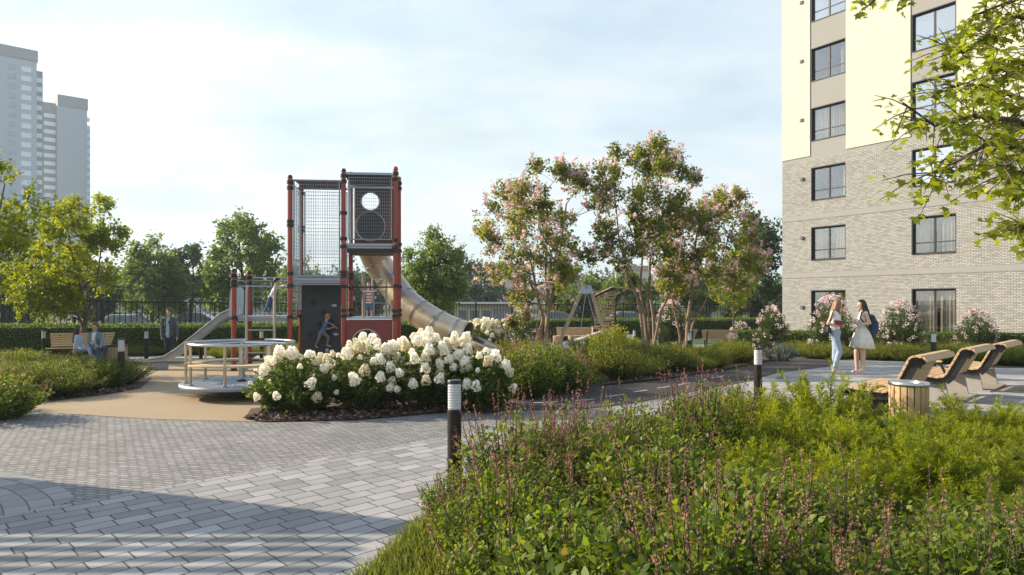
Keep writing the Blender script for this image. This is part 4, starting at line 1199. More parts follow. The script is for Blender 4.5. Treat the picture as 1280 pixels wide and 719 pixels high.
for k, (px, d_, s_) in enumerate([(600, 27.5, .9), (620, 28, .95)]):
    x = (px - CX) / F * d_
    hydrangea(x, d_, .8, 1.25, 34, 910 + k, ['white hydrangea bush left of the thin timber post', 'white hydrangea bush against the thin timber post'][k], hs=1.7, low=.05)

# rhododendrons
L_rho = leaf_mat('rhodo_leaf', [(0, (.032, .058, .015)), (.5, (.062, .10, .024)), (1, (.11, .15, .034))], .3)
L_rhop = leaf_mat('rhodo_petal', [(0, (.50, .35, .37)), (.5, (.66, .53, .52)), (1, (.78, .69, .65))], .3, .7)
L_whitep = leaf_mat('white_petal', [(0, (.5, .5, .5)), (1, (.75, .75, .74))], .3, .7)
def rhodo(px, py_base, d, wpx, hpx, seed, label, pm=L_rhop, nf=90, fs=.062, group=None):
    x = (px - CX) / F * d; rad = wpx / 2 / F * d; h = hpx / F * d
    q = random.Random(seed)
    z0 = zz(py_base, d)
    t = thing('flowering_bush', label, 'bush', (x, d, gz(d)), 0, group)
    h += z0 - gz(d)
    st, lf, _ = shrub_meshes('rhodo', seed, rad, h * .98, 190, 24, .11, .42, LEAF4, .4, hollow=.1)
    st.materials.append(M_bark); lf.materials.append(L_rho)
    link('stems', st, None, t); link('foliage', lf, None, t)
    pos, ax, tint, sz = [], [], [], []
    for i in range(nf):
        a = q.uniform(0, 2 * PI); u = q.random() ** 1.25; el = u * PI / 2
        c_ = Vector((rad * .98 * math.cos(el) ** .8 * math.cos(a), rad * .98 * math.cos(el) ** .8 * math.sin(a), h * (.12 + .9 * math.sin(el)))); tn = q.gauss(.5, .2)
        for k in range(12):
            o_ = Vector((q.gauss(0, 1), q.gauss(0, 1), q.gauss(0, 1))).normalized()
            pos.append(c_ + o_ * fs * .55); ax.append(o_); sz.append(fs * q.uniform(.6, 1)); tint.append(tn + q.gauss(0, .15))
    me = quads_mesh('blossom', leaves(np.array(pos), np.array(ax), rv(len(pos)), np.array(sz), .9, PETAL), np.clip(tint, 0, 1))
    link('blossom', me, pm, t)
    return t
rhodo(965, 418, 27, 44, 34, 21, 'pink flowering bush at the corner of the brick building', nf=77)
rhodo(1039, 418, 23.5, 56, 46, 22, 'pink flowering bush right behind the woman in jeans', nf=110)
rhodo(1124, 414, 24.5, 56, 36, 23, 'pink flowering bush between the woman in the dress and the ground floor window', nf=110)
rhodo(1220, 414, 25.5, 50, 25, 24, 'low pink flowering bush right of the ground floor window', nf=88)
rhodo(840, 412, 31, 44, 34, 25, 'pale lilac flowering bush behind the tall lilac stems', nf=80, fs=.085)
rhodo(655, 425, 27, 40, 36, 26, 'dark round bush dotted with small white flowers beside the lilac trunk', L_whitep, 60, .055)
rhodo(925, 416, 33, 26, 12, 27, 'small pink flowering plant beside the wooden bench', nf=40, fs=.10)

# ------------------------------------------------------------------ clipped hedges
def hedge(line, label, h, w, n_per_m=1300, leaf=.068):
    o0 = Vector((line[0][0], line[0][1], gz(line[0][1])))
    t = thing('clipped_hedge', label, 'hedge', o0)
    core = MB(); Vs, Ts = [], []
    for a, b in zip(line[:-1], line[1:]):
        A = Vector((a[0], a[1], gz(a[1]))) - o0; B = Vector((b[0], b[1], gz(b[1]))) - o0
        L = (B - A).length; d = (B - A).normalized(); s_ = Vector((-d.y, d.x, 0)).normalized()
        core.bar(A + Vector((0, 0, h * .46)), B + Vector((0, 0, h * .46)), w * .8, h * .92)  # solid dark box inside the leaves, added to block light through the hedge
        n = int(L * n_per_m)
        u = R.random(n) * L
        side = R.choice([-1, 1, 0], n, p=[.36, .24, .4])
        v = np.where(side == 0, R.uniform(-.5, .5, n) * w, side * w * (.5 + R.normal(0, .04, n)))
        z = np.where(side == 0, h * (1 + R.normal(0, .025, n)), R.uniform(.0, 1, n) ** .8 * h)
        pos = np.array(A) + u[:, None] * np.array(d) + v[:, None] * np.array(s_) + z[:, None] * np.array([0, 0, 1])
        nor = np.where(side[:, None] == 0, np.array([[0, 0, 1.]]), side[:, None] * np.array(s_)[None]) + rv(n) * .8
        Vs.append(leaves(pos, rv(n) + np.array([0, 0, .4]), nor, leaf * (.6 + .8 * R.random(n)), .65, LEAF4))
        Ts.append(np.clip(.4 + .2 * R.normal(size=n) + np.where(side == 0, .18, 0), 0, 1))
    core.build('light_block_core', M_core, t)
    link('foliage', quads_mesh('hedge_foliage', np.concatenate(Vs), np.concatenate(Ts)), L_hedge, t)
off = lambda pts, k: [(x + k * .45, y - k) for x, y in pts]
hedge(off(FL[1:8], 1.1), 'long clipped green hedge running below the black fence', 1.12, .8)
hedge([(10.2, 31.5), (15.6, 28.5), (20, 22.5), (23, 17.5)][0:2] + [(17.3, 27.0), (22.0, 20.0)], 'clipped hedge along the foot of the brick building', .78, .7)

# grass in the corner of the front bed
def grass(name, poly, n, h, label, seed=4):
    q = np.random.default_rng(seed); xs = [p[0] for p in poly]; ys = [p[1] for p in poly]
    pts = []
    while len(pts) < n:
        x, y = q.uniform(min(xs), max(xs)), q.uniform(min(ys), max(ys))
        if in_poly(x, y, poly): pts.append((x, y, gz(y) + .012))
    pos = np.array(pts); N_ = len(pos)
    ax = unit(np.stack([q.normal(0, .45, N_), q.normal(0, .45, N_), np.ones(N_)], 1))
    o = link(name, quads_mesh(name, leaves(pos, ax, rv(N_), h * q.uniform(.5, 1.3, N_), .07, np.array([(0, -.5, 0), (0, .5, 0), (.6, .35, .12), (1, 0, .3)])), np.clip(q.normal(.5, .2, N_), 0, 1)), L_grass)
    tag(o, label, 'grass', None, 'stuff')
grass('grass', [(-.95, 3.5), (-.62, 5.0), (-.2, 5.0), (.1, 3.4), (.2, 2.6), (-.95, 2.6)], 16000, .10, 'tuft of bright green grass at the corner of the front bed')
grass('grass', [g(690, 486), g(735, 484), g(760, 478), g(740, 468), g(700, 472)], 5000, .16, 'patch of light green grass at the edge of the middle bed', 5)

# loose bark chips on the mulch edges
def chips():
    q = np.random.default_rng(9); pts = []
    for poly, n in (([g(306, 525), g(330, 528), g(450, 525.5), g(560, 515.5), g(640, 506.5), (-.1, 10.4), (-3.6, 10.2)], 2600), ([(-9.0, 10.95), (-7.6, 10.8), g(140, 492.5), g(174, 486), (-7.9, 12.2), (-9, 11.6)], 1500), ([g(645, 498), g(700, 489), g(760, 480), g(830, 473), g(900, 463.5), g(880, 458), g(740, 472)], 1800)):
        xs = [p[0] for p in poly]; ys = [p[1] for p in poly]; k = 0
        while k < n:
            x, y = q.uniform(min(xs), max(xs)), q.uniform(min(ys), max(ys))
            if in_poly(x, y, poly): pts.append((x, y, gz(y) + .032)); k += 1
    pos = np.array(pts); n = len(pos)
    nor = unit(np.stack([q.normal(0, .5, n), q.normal(0, .5, n), np.ones(n)], 1))
    ax = np.stack([q.normal(size=n), q.normal(size=n), q.normal(0, .15, n)], 1)
    o = link('bark_mulch', quads_mesh('bark_mulch', leaves(pos, ax, nor, q.uniform(.03, .10, n), .6, LEAF4), q.random(n)), leaf_mat('bark_chip', [(0, (.035, .02, .014)), (.6, (.12, .075, .05)), (1, (.28, .20, .15))], 0.0, .9))
    tag(o, 'loose bark chips along the edges of the planting beds', 'bark mulch', None, 'stuff')
chips()
# ------------------------------------------------------------------ materials for objects
M_red = mat('red_paint', (.30, .050, .028), .38, vary=.10, scale=3, spec=.5)
M_redp = mat('red_panel', (.20, .040, .036), .5, vary=.10, scale=2)
M_brownp = mat('brown_panel', (.10, .036, .028), .55, vary=.12, scale=2)
M_collar = mat('collar_dark', (.028, .020, .018), .5, vary=.2)
M_steel = mat('steel', (.52, .53, .54), .30, metal=1.0, vary=.06, scale=8)
M_steelb = mat('brushed_steel', (.56, .46, .33), .36, metal=.70, vary=.10, scale=4)
M_chute = mat('slide_steel', (.37, .42, .49), .42, metal=.75, vary=.06, scale=5)
M_galv = mat('galvanised', (.33, .36, .40), .45, metal=.6, vary=.08, scale=10)
M_beige = mat('beige_paint', (.40, .35, .28), .5, vary=.06)
M_slate = mat('slate_panel', (.040, .046, .055), .6, vary=.12, scale=3)
M_pale = mat('pale_panel', (.44, .49, .54), .4, vary=.05)
M_ply = wood_mat('plywood', (.52, .37, .19), (.66, .50, .28), 'X')
M_black = mat('black_metal', (.016, .016, .017), .4, vary=.2)
M_bollard = mat('bollard_bronze', (.030, .026, .022), .36, metal=.35, vary=.15)
M_lamp = mat('lamp_acrylic', (.62, .62, .63), .3, vary=.05)
M_larch = wood_mat('larch', (.46, .30, .155), (.62, .44, .25), 'X')
M_larchz = wood_mat('larch_upright', (.44, .29, .15), (.60, .42, .24), 'Z')
M_oldw = wood_mat('weathered_larch', (.28, .19, .11), (.40, .28, .17), 'X')
M_oldz = wood_mat('weathered_post', (.34, .25, .15), (.46, .35, .23), 'Z')
M_conc = granular_mat('concrete', (.30, .28, .25), (.40, .375, .335), 60, bump=.2)

# ------------------------------------------------------------------ bollard lamps
def bollard_parts():
    t = thing('bollard_lamp', 'x', 'bollard lamp')
    MB().lathe([(.075, 0), (.075, .012), (.0595, .014), (.0595, .690), (.056, .694), (.056, .70)], n=24).build('post', M_bollard, t, smooth=True)
    b = MB(); prof = [(.052, .70)]
    for k in range(9):
        z = .704 + k * .0225
        prof += [(.0535, z), (.0568, z + .015), (.0495, z + .0185)]
    prof += [(.052, .915)]
    b.lathe(prof, n=24).build('lamp_shade', M_lamp, t, smooth=True)
    MB().lathe([(.0535, .915), (.0605, .917), (.0605, .938), (.056, .945), (.001, .947)], n=24).build('cap', M_black, t, smooth=True)
    return t
BOL = bollard_parts()
def bollard(px, d, label, first=[True]):
    o = BOL if first[0] else copy_tree(BOL)
    first[0] = False
    o.location = ((px - CX) / F * d, d, gz(d)); o['label'] = label; o['group'] = 'bollard lamps along the paths'
for px, d, l in [(568, 5.76, 'nearest bollard lamp, dark bronze post rising from the front spirea bed'), (947.5, 9.94, 'bollard lamp at the edge of the asphalt path before the junipers'),
                 (151.5, 13.0, 'bollard lamp in the mound shrubs in front of the couple'), (183, 21.5, 'bollard lamp between the couple and the standing man'),
                 (54.5, 22.0, 'bollard lamp left of the couple\'s bench by the hedge'), (862, 19, 'bollard lamp in the middle bed under the leaning lilac'),
                 (937, 33, 'slim far bollard lamp left of the corner flowering bush'), (1167, 17.5, 'bollard lamp rising behind the first wooden lounger'),
                 (793, 26.5, 'bollard lamp in front of the pale block behind the tall lilac'), (825, 31, 'far bollard lamp seen between the lilac stems'),
                 (327, 22.3, 'bollard lamp seen through the climbing tower ladder'), (251, 22.8, 'bollard lamp half hidden behind the straight slide'),
                 (1022 + 88, 24.5, 'far bollard lamp beside the woman with the backpack')]:
    bollard(px, d, l)

# ------------------------------------------------------------------ climbing tower
def tower_frame():
    Lx, Lz = G(292.4, 464)
    th = math.atan2(.1, 1)
    t = thing('climbing_tower', 'tall red post climbing tower with mesh cages, climbing wall, straight slide and steel tube slide', 'climbing tower', (Lx, Lz, gz(Lz)), th)
    g0 = gz(Lz)
    XS = [0, 1.35, 2.66, 3.95]; D = 1.33
    cw, sw = math.cos(th), math.sin(th)
    def dep(x, y=0): return Lz + x * sw + y * cw
    def lz(py, x, y=0): return zz(py, dep(x, y)) - g0          # local height of a photo row at local x,y
    def loc(px, py, d):                                         # local point from pixel and depth
        p = P(px, py, d) - Vector((Lx, Lz, g0)); return Vector((p.x * cw + p.y * sw, -p.x * sw + p.y * cw, p.z))
    def lx(px, y=0):                                            # local x of a photo column on local plane y
        k = (px - CX) / F
        # Lx + x cw - y sw = k (Lz + x sw + y cw)
        return (k * (Lz + y * cw) - Lx + y * sw) / (cw - k * sw)
    tops_f = [lz(337, 0), lz(220, 1.35), lz(212, 2.66), lz(209.5, 3.95)]
    tops_b = [lz(340, 0, D), lz(228, 1.35, D), lz(216, 2.66, D), lz(222, 3.95, D)]
    col_f = [[.32, 1.32, 2.12, 2.36], [1.34, 2.12, 2.42, 3.62, 3.72], [1.36, 1.5, 2.1, 2.36, 2.46, 3.1, 3.30, 3.95], [1.36, 1.48, 2.12, 3.1, 3.28, 3.0]]
    for i in range(4):
        for y, tp, cs in ((0, tops_f[i], col_f[i]), (D, tops_b[i], col_f[i][:5])):
            p = MB().tube([(XS[i], y, .12), (XS[i], y, tp - .05)], .060, 14).build('post', M_red, t, smooth=True)
            MB().tube([(XS[i], y, -.05), (XS[i], y, .12)], .075, 14).build('foot', M_collar, p, smooth=True)
            MB().lathe([(.064, tp - .06), (.066, tp - .02), (.045, tp + .02), (.001, tp + .03)], (XS[i], y, 0), 14).build('cap', M_red if i == 3 else M_collar, p, smooth=True)
            cc = list(cs) + [tp - .16, tp - .30]
            for z in cc:
                if z < tp - .1: MB().lathe([(.061, z - .045), (.082, z - .04), (.082, z + .04), (.061, z + .045)], (XS[i], y, 0), 14).build('collar', M_collar, p, smooth=True)
    # platforms
    def platform(x0, x1, z, th_=.07, m=M_galv):
        b = MB().box(((x0 + x1) / 2, D / 2, z - th_ / 2), (x1 - x0 - .15, D - .02, th_))
        for y in (.06, D - .06): b.box(((x0 + x1) / 2, y, z - th_ - .03), (x1 - x0 - .16, .05, .056))
        return b.build('platform', m, t, bevel=.006)
    zL, zM, zR1, zR2 = 1.36, lz(347.5, 1.35), lz(397, 2.66), lz(304, 2.66)
    platform(XS[0], XS[1], zL); platform(XS[1], XS[2], zM); platform(XS[2], XS[3], zR1, .06); pr = platform(XS[2], XS[3], zR2)
    MB().box(((XS[2] + XS[3]) / 2, D / 2, zR2 - .18), (1.12, D - .08, .10)).build('platform_beam', M_collar, t)
    # mesh panels
    def mesh_panel(p, ux, uz, w, h, sx=.058, sz=.088, wire=.0062, frame=.019):
        """p corner, ux direction along width; vertical height h"""
        ux = Vector(ux); p = Vector(p)
        b = MB()
        n = int(w / sx); k = int(h / sz)
        for i in range(1, n): b.bar(p + ux * (w * i / n), p + ux * (w * i / n) + Vector((0, 0, h)), wire, wire)
        for j in range(1, k): b.bar(p + Vector((0, 0, h * j / k)), p + ux * w + Vector((0, 0, h * j / k)), wire, wire)
        mp = b.build('mesh_panel', M_galv, t)
        f = MB()
        f.tube([p, p + ux * w, p + ux * w + Vector((0, 0, h)), p + Vector((0, 0, h)), p], frame, 8)
        f.build('panel_frame', M_galv, mp, smooth=True)
        return mp
    zT = lz(226, 1.35)
    mesh_panel((XS[1] + .10, .0, zM + .06), (1, 0, 0), None, 1.11, zT - zM - .06)
    mesh_panel((XS[1] + .10, D, zM + .06), (1, 0, 0), None, 1.11, zT - zM - .12)
    mesh_panel((XS[1], .12, zM + .06), (0, 1, 0), None, D - .24, zT - zM - .10)
    MB().box(((XS[1] + XS[2]) / 2, D / 2, zT + .03), (1.12, D - .12, .035)).build('roof_panel', M_brownp, t)
    b = MB()
    for y in (0, D): b.tube([(XS[1] + .05, y, zT + .02), (XS[2] - .05, y, zT + .02)], .02, 8)
    for z in (zM + .03, zM - .16): b.tube([(XS[1], 0, z), (XS[2], 0, z)], .018, 8)
    b.build('guard_rail', M_galv, t, smooth=True)
    zR = lz(222, 3.0)
    mesh_panel((XS[2] + .13, .0, zR2 + .10), (1, 0, 0), None, 1.06, zR - zR2 - .10, .055, .085)
    ztop = lz(214.5, 3.0)
    rp = MB().box(((XS[2] + XS[3]) / 2 - .02, D / 2, ztop - .05), (1.14, D + .02, .06)).build('roof_panel', M_galv, t)
    MB().box(((XS[2] + XS[3]) / 2 - .02, D / 2, ztop - .14), (1.10, D - .04, .10)).build('roof_beam', M_collar, rp)
    # back panel with the porthole and the tube mouth
    def holed_panel(name, x0, x1, z0, z1, y, th_, holes, m, arch=None):
        outer = [Vector((x0, z0, 0)), Vector((x1, z0, 0)), Vector((x1, z1, 0)), Vector((x0, z1, 0))]
        loops = [outer]
        for cx, cz, r in holes:
            loops.append([Vector((cx + r * math.cos(-2 * PI * k / 32), cz + r * math.sin(-2 * PI * k / 32), 0)) for k in range(32)])
        flat = [v for lp in loops for v in lp]
        tris = tessellate_polygon(loops)
        n = len(flat); b = MB()
        vs = [(v.x, y, v.y) for v in flat] + [(v.x, y + th_, v.y) for v in flat]
        fs = [tuple(tr) for tr in tris] + [tuple(n + i for i in reversed(tr)) for tr in tris]
        o_ = 0
        for lp in loops:
            k = len(lp)
            for i in range(k):
                j = (i + 1) % k; fs.append((o_ + i, o_ + j, n + o_ + j, n + o_ + i))
            o_ += k
        return b.add(vs, fs).build(name, m, t)
    yb = D - .02
    hx, hz = lx(463, yb), lz(252, 3.3, yb)
    tx, tz = lx(463, yb), lz(284, 3.3, yb)
    holed_panel('back_panel', XS[2] + .10, XS[3] - .07, zR2 + .02, zR - .02, yb, .03, [(hx, hz, .235), (tx, tz, .40)], M_brownp)
    MB().tube([(hx + .245 * math.cos(a), yb - .012, hz + .245 * math.sin(a)) for a in [2 * PI * k / 24 for k in range(25)]], .018, 6).build('porthole_ring', M_pale, t, smooth=True)
    # white inner tube frame
    b = MB(); xi = lx(437, .55); zi = lz(234, 3.2, .55)
    b.tube([(xi, .55, zR2), (xi, .55, zi)], .028, 10); b.tube([(xi - .05, .55, zi), (XS[3] - .06, .55, zi)], .034, 10)
    b.build('grab_frame', M_white, t, smooth=True)
    # lower right bay
    MB().tube([(XS[2], -.0, lz(359, 3)), (XS[3], 0, lz(359, 3.9))], .019, 8).build('grab_bar', M_collar, t, smooth=True)
    yl = D * .75
    b = MB(); xa, xb = lx(454.5, yl), lx(483, yl); zt = lz(344, 3.2, yl)
    b.tube([(xa, yl, zR1), (xa, yl, zt)], .045, 10); b.tube([(xb, yl, zR1), (xb, yl, zt)], .026, 10)
    for z in (zt - .06, lz(379, 3.2, yl), (zt + zR1) / 2 + .12): b.tube([(xa, yl, z), (xb, yl, z)], .016, 8)
    b.build('ladder', M_beige, t, smooth=True)
    b = MB()
    for x in (XS[2] + .06,): b.tube([(x, 0.02, .2), (x, .02, zR2)], .014, 6)
    b.build('cable', M_galv, t, smooth=True)
    MB().box(((XS[2] + XS[3]) / 2, -.02, zR1 - .045), (1.13, .07, .03)).build('panel_rail', M_white, t)
    # crawl panel with arch hole
    ax_, az_ = lx(456, 0), lz(436, 3.2)
    holed_panel('crawl_panel', XS[2] + .07, XS[3] - .07, .12, zR1 - .07, -.02, .04, [(ax_ + .04, .66, .36)], M_redp)
    MB().tube([(ax_ + .04 + .36 * math.cos(a), -.025, .66 + .36 * math.sin(a)) for a in [2 * PI * k / 32 for k in range(33)]], .02, 6).build('hole_trim', M_beige, t, smooth=True)
    # climbing wall
    yw = D * .62
    x0, x1 = lx(377.5, yw), lx(429, yw)
    w = MB().box(((x0 + x1) / 2, yw, (zM - .10) / 2), (x1 - x0, .05, zM - .12)).build('climbing_wall', M_slate, t, bevel=.008)
    qh = random.Random(6)
    for (px, py) in [(404, 391), (414, 402), (388, 418), (418, 382), (408, 415), (395, 432), (420, 418), (391, 378), (409, 438), (399, 405)]:
        p = (lx(px, yw - .05), yw - .05, lz(py, 2, yw))
        MB().ell(p, (qh.uniform(.05, .08), .05, qh.uniform(.035, .06)), n=10, m=6).build('climbing_hold', M_collar if qh.random() < .75 else M_pale, w, smooth=True)
    # left bay: rails, back net, ladder
    b = MB()
    b.tube([(0, 0, lz(358, .6)), (XS[1], 0, lz(358.5, .6))], .017, 8); b.tube([(0, D, lz(347.5, .6, D)), (XS[1], D, lz(347.5, .6, D))], .019, 8)
    b.tube([(0, .0, lz(350, 0)), (0, D, lz(350, 0))], .015, 8)
    b.build('guard_rail', M_galv, t, smooth=True)
    mesh_panel((.10, D, zL + .06), (1, 0, 0), None, 1.14, .86, .20, .14, .010, .014)
    mesh_panel((XS[1] + .02, .1, zM - .80), (0, 1, 0), None, D - .2, .78, .12, .14, .012, .016)
    b = MB(); yl = -.14; xa, xb = lx(308, yl), lx(343, yl)
    for x in (xa, xb):
        b.tube([(x, yl, -.05), (x, yl, lz(364, .6, yl)), (x, yl + .06, lz(359, .6, yl)), (x, .0, lz(358, .6, yl))], .034, 10)
    for z in (.18, .46, .74, 1.02): b.tube([(xa, yl, z), (xb, yl, z)], .017, 8)
    b.build('ladder', M_beige, t, smooth=True)
    # straight slide to the left
    ys = D * .5
    s_end = loc(201, 452, dep(-2.4, ys))
    xe, ze = s_end.x, .22
    sl = MB()
    path = [(-.04, zL), (-.26, zL - .015), (-.45, zL - .11), (xe + .45, ze + .15), (xe + .15, ze + .03), (xe - .42, ze - .02)]
    half = .21
    prof = [(-half - .03, .20), (-half, .20), (-half + .015, .02), (0, 0), (half - .015, .02), (half, .20), (half + .03, .20)]
    vs = []
    for i, (x, z) in enumerate(path):
        k = .85 if i in (1, 2, 3) else (.5 if i == 4 else .18 if i == 5 else .85)
        for y, dz_ in prof: vs.append((x, ys + y, z + dz_ * k))
    for i, (x, z) in enumerate(path):
        for y, dz_ in prof: vs.append((x, ys + y * 1.0 + 0, z + (dz_ * (.85 if i not in (4, 5) else .3)) - .025))
    n, m_ = len(path), len(prof); fs = []
    for i in range(n - 1):
        for k in range(m_ - 1):
            a = i * m_ + k; fs.append((a, a + 1, a + m_ + 1, a + m_)); a += n * m_; fs.append((a, a + m_, a + m_ + 1, a + 1))
    chute = sl.add(vs, fs).build('slide', M_chute, t)
    r = MB()
    for y in (-half - .015, half + .015): r.tube([(x, ys + y, z + .20 * (.85 if i < 4 else .5 if i == 4 else .18)) for i, (x, z) in enumerate(path)], .018, 8)
    r.build('slide_edge', M_steel, chute, smooth=True)
    b = MB(); b.box((xe - .1, ys, ze * .4), (.5, .12, ze * .75))
    b.build('slide_support', M_galv, chute)
    # pale side cheeks at the top of the slide
    for y in (ys - half - .03, ys + half + .03):
        pl = [(-.02, zL), (-.02, zL + .66), (-.05, zL + .72), (-.12, zL + .74), (-.19, zL + .70), (-.22, zL + .60), (-.26, zL - .02)]
        MB().prism([(x, z) for x, z in pl], .02, Matrix.Translation((0, y - .01, 0))).build('slide_cheek', M_pale, chute)
    # tube slide
    p0 = Vector((tx, yb + .02, tz))
    ctrl = [p0 + Vector((0, -.05, .02)), p0 + Vector((0, .35, .0)), loc(462, 300, dep(3.3, D + .95)), loc(470, 324, dep(3.3, D + 1.35)), loc(486, 350, dep(3.4, D + 1.4)), loc(508, 378, dep(3.4, D + 1.05)), loc(534, 398, dep(3.4, D + .65)), loc(562, 413, dep(3.4, D + .3)), loc(584, 420.5, dep(3.4, D + .1))]
    def spline(c, n):
        out = []
        for i in range(len(c) - 1):
            a, b_, c_, d_ = c[max(i - 1, 0)], c[i], c[i + 1], c[min(i + 2, len(c) - 1)]
            for k in range(n):
                u = k / n
                out.append(.5 * ((2 * b_) + (c_ - a) * u + (2 * a - 5 * b_ + 4 * c_ - d_) * u * u + (3 * b_ - a - 3 * c_ + d_) * u ** 3))
        out.append(c[-1]); return out
    pp = spline(ctrl, 6); rad = .405
    ts = MB().tube(pp, rad, 28, cap=False).build('tube_slide', M_steelb, t, smooth=True, auto=False)
    so_ = ts.modifiers.new('wall', 'SOLIDIFY'); so_.thickness = .02; so_.offset = -1
    for i in range(4, len(pp) - 1, 5):
        d_ = (pp[i + 1] - pp[i - 1]).normalized()
        MB().tube([pp[i] - d_ * .022, pp[i] - d_ * .018, pp[i] + d_ * .018, pp[i] + d_ * .022], [rad, rad + .017, rad + .017, rad], 28, cap=False).build('flange', M_steel, ts, smooth=True)
    # outlet trough and feet
    e = pp[-1]; dd = (pp[-1] - pp[-4]).normalized()
    tail = MB(); vs = []
    q1 = [e, e + dd * .42 + Vector((0, 0, .03)), e + dd * .85 + Vector((0, 0, .12))]
    for i, c_ in enumerate(q1):
        y_ = dd.cross(Vector((0, 0, 1))).normalized()
        for k in range(13):
            a = PI + PI * k / 12
            s_ = [1, .85, .55][i]
            vs.append(c_ + y_ * (rad - .01) * math.cos(a) + Vector((0, 0, (rad - .01) * math.sin(a) * s_ - (0, .03, .17)[i])))
    tail.add(vs, [(i * 13 + k, i * 13 + k + 1, (i + 1) * 13 + k + 1, (i + 1) * 13 + k) for i in range(2) for k in range(12)])
    o = tail.build('outlet_trough', M_steelb, ts, smooth=True, auto=False); m_ = o.modifiers.new('wall', 'SOLIDIFY'); m_.thickness = .025
    MB().box(loc(582, 423, dep(3.4, D - .34)), (.10, .03, .16)).build('notice_plate', M_white, ts)
    for i in (16, 26, 40):
        if i < len(pp): MB().tube([(pp[i].x, pp[i].y, -.1), (pp[i].x, pp[i].y, pp[i].z - rad + .05)], .045, 10).build('support', M_galv, ts, smooth=True)
    return t, loc, dep, lx, lz, XS, D, zL, zR1, yw
CT, ct_loc, ct_dep, ct_lx, ct_lz, CT_XS, CT_D, CT_zL, CT_zR1, CT_yw = tower_frame()

# ------------------------------------------------------------------ roundabout
def roundabout():
    d = 11.75; x = (302 - CX) / F * d
    t = thing('merry_go_round', 'steel playground roundabout with plywood seats and curved hand rails left of the hydrangeas', 'merry-go-round', (x, d, gz(d)), math.radians(-20))
    Rr = .97
    MB().lathe([(.30, .0), (.34, .04), (.55, .13), (.80, .17), (Rr - .03, .185), (Rr, .20), (Rr + .012, .235), (Rr, .262), (Rr - .02, .268)], n=64, cap=False).build('pan', M_galv, t, smooth=True)
    MB().lathe([(Rr - .02, .268), (Rr - .05, .262), (.001, .262)], n=64, cap=False).build('deck', mat('deck_plate', (.26, .29, .33), .5, metal=.5, vary=.1, scale=30, bump=.35, bscale=160), t, smooth=True)
    MB().lathe([(.34, -.03), (.34, .05)], n=32).build('pivot', M_black, t, smooth=True)
    MB().tube([(0, 0, .26), (0, 0, .95)], .045, 14).build('centre_post', M_steel, t, smooth=True)
    MB().lathe([(.08, .262), (.08, .285), (.05, .30)], n=16).build('post_flange', M_black, t, smooth=True)
    for s in range(3):
        a0 = math.radians(120 * s + 126); a1 = a0 + math.radians(98)
        rr_ = Rr - .10
        st = []
        arc = [a0 + (a1 - a0) * k / 16 for k in range(17)]
        rail = MB().tube([(rr_ * math.cos(a), rr_ * math.sin(a), .925) for a in arc], .024, 10)
        rail.build('hand_rail', M_steel, t, smooth=True)
        MB().tube([(rr_ * math.cos(a0), rr_ * math.sin(a0), .925), (0.05 * math.cos(a0), .05 * math.sin(a0), .925)], .02, 10).build('hand_rail', M_steel, t, smooth=True)
        for f in (0.03, .5, .97):
            a = a0 + (a1 - a0) * f
            o = MB().tube([(rr_ * math.cos(a), rr_ * math.sin(a), .262), (rr_ * math.cos(a), rr_ * math.sin(a), .92)], .023, 10).build('stanchion', M_steelb, t, smooth=True)
            MB().lathe([(.05, .262), (.05, .275), (.03, .285)], (rr_ * math.cos(a), rr_ * math.sin(a), 0), 12).build('foot', M_galv, o, smooth=True)
        b = MB(); n = len(arc); vs = []
        for a in arc:
            for r_, z in ((rr_ + .03, .60), (rr_ - .24, .60), (rr_ - .24, .565), (rr_ + .03, .565)): vs.append((r_ * math.cos(a), r_ * math.sin(a), z))
        fs = [(0, 1, 2, 3), tuple((n - 1) * 4 + k for k in (3, 2, 1, 0))]
        for i in range(n - 1):
            for k in range(4): fs.append((i * 4 + k, (i + 1) * 4 + k, (i + 1) * 4 + (k + 1) % 4, i * 4 + (k + 1) % 4))
        b.add(vs, fs).build('seat', M_ply, t, bevel=.008)
    for k in range(10):
        a = 2 * PI * k / 10 + .2
        MB().lathe([(.016, .262), (.016, .272), (.004, .275)], (.55 * math.cos(a), .55 * math.sin(a), 0), 8).build('bolt', M_steel, t, smooth=True)
roundabout()

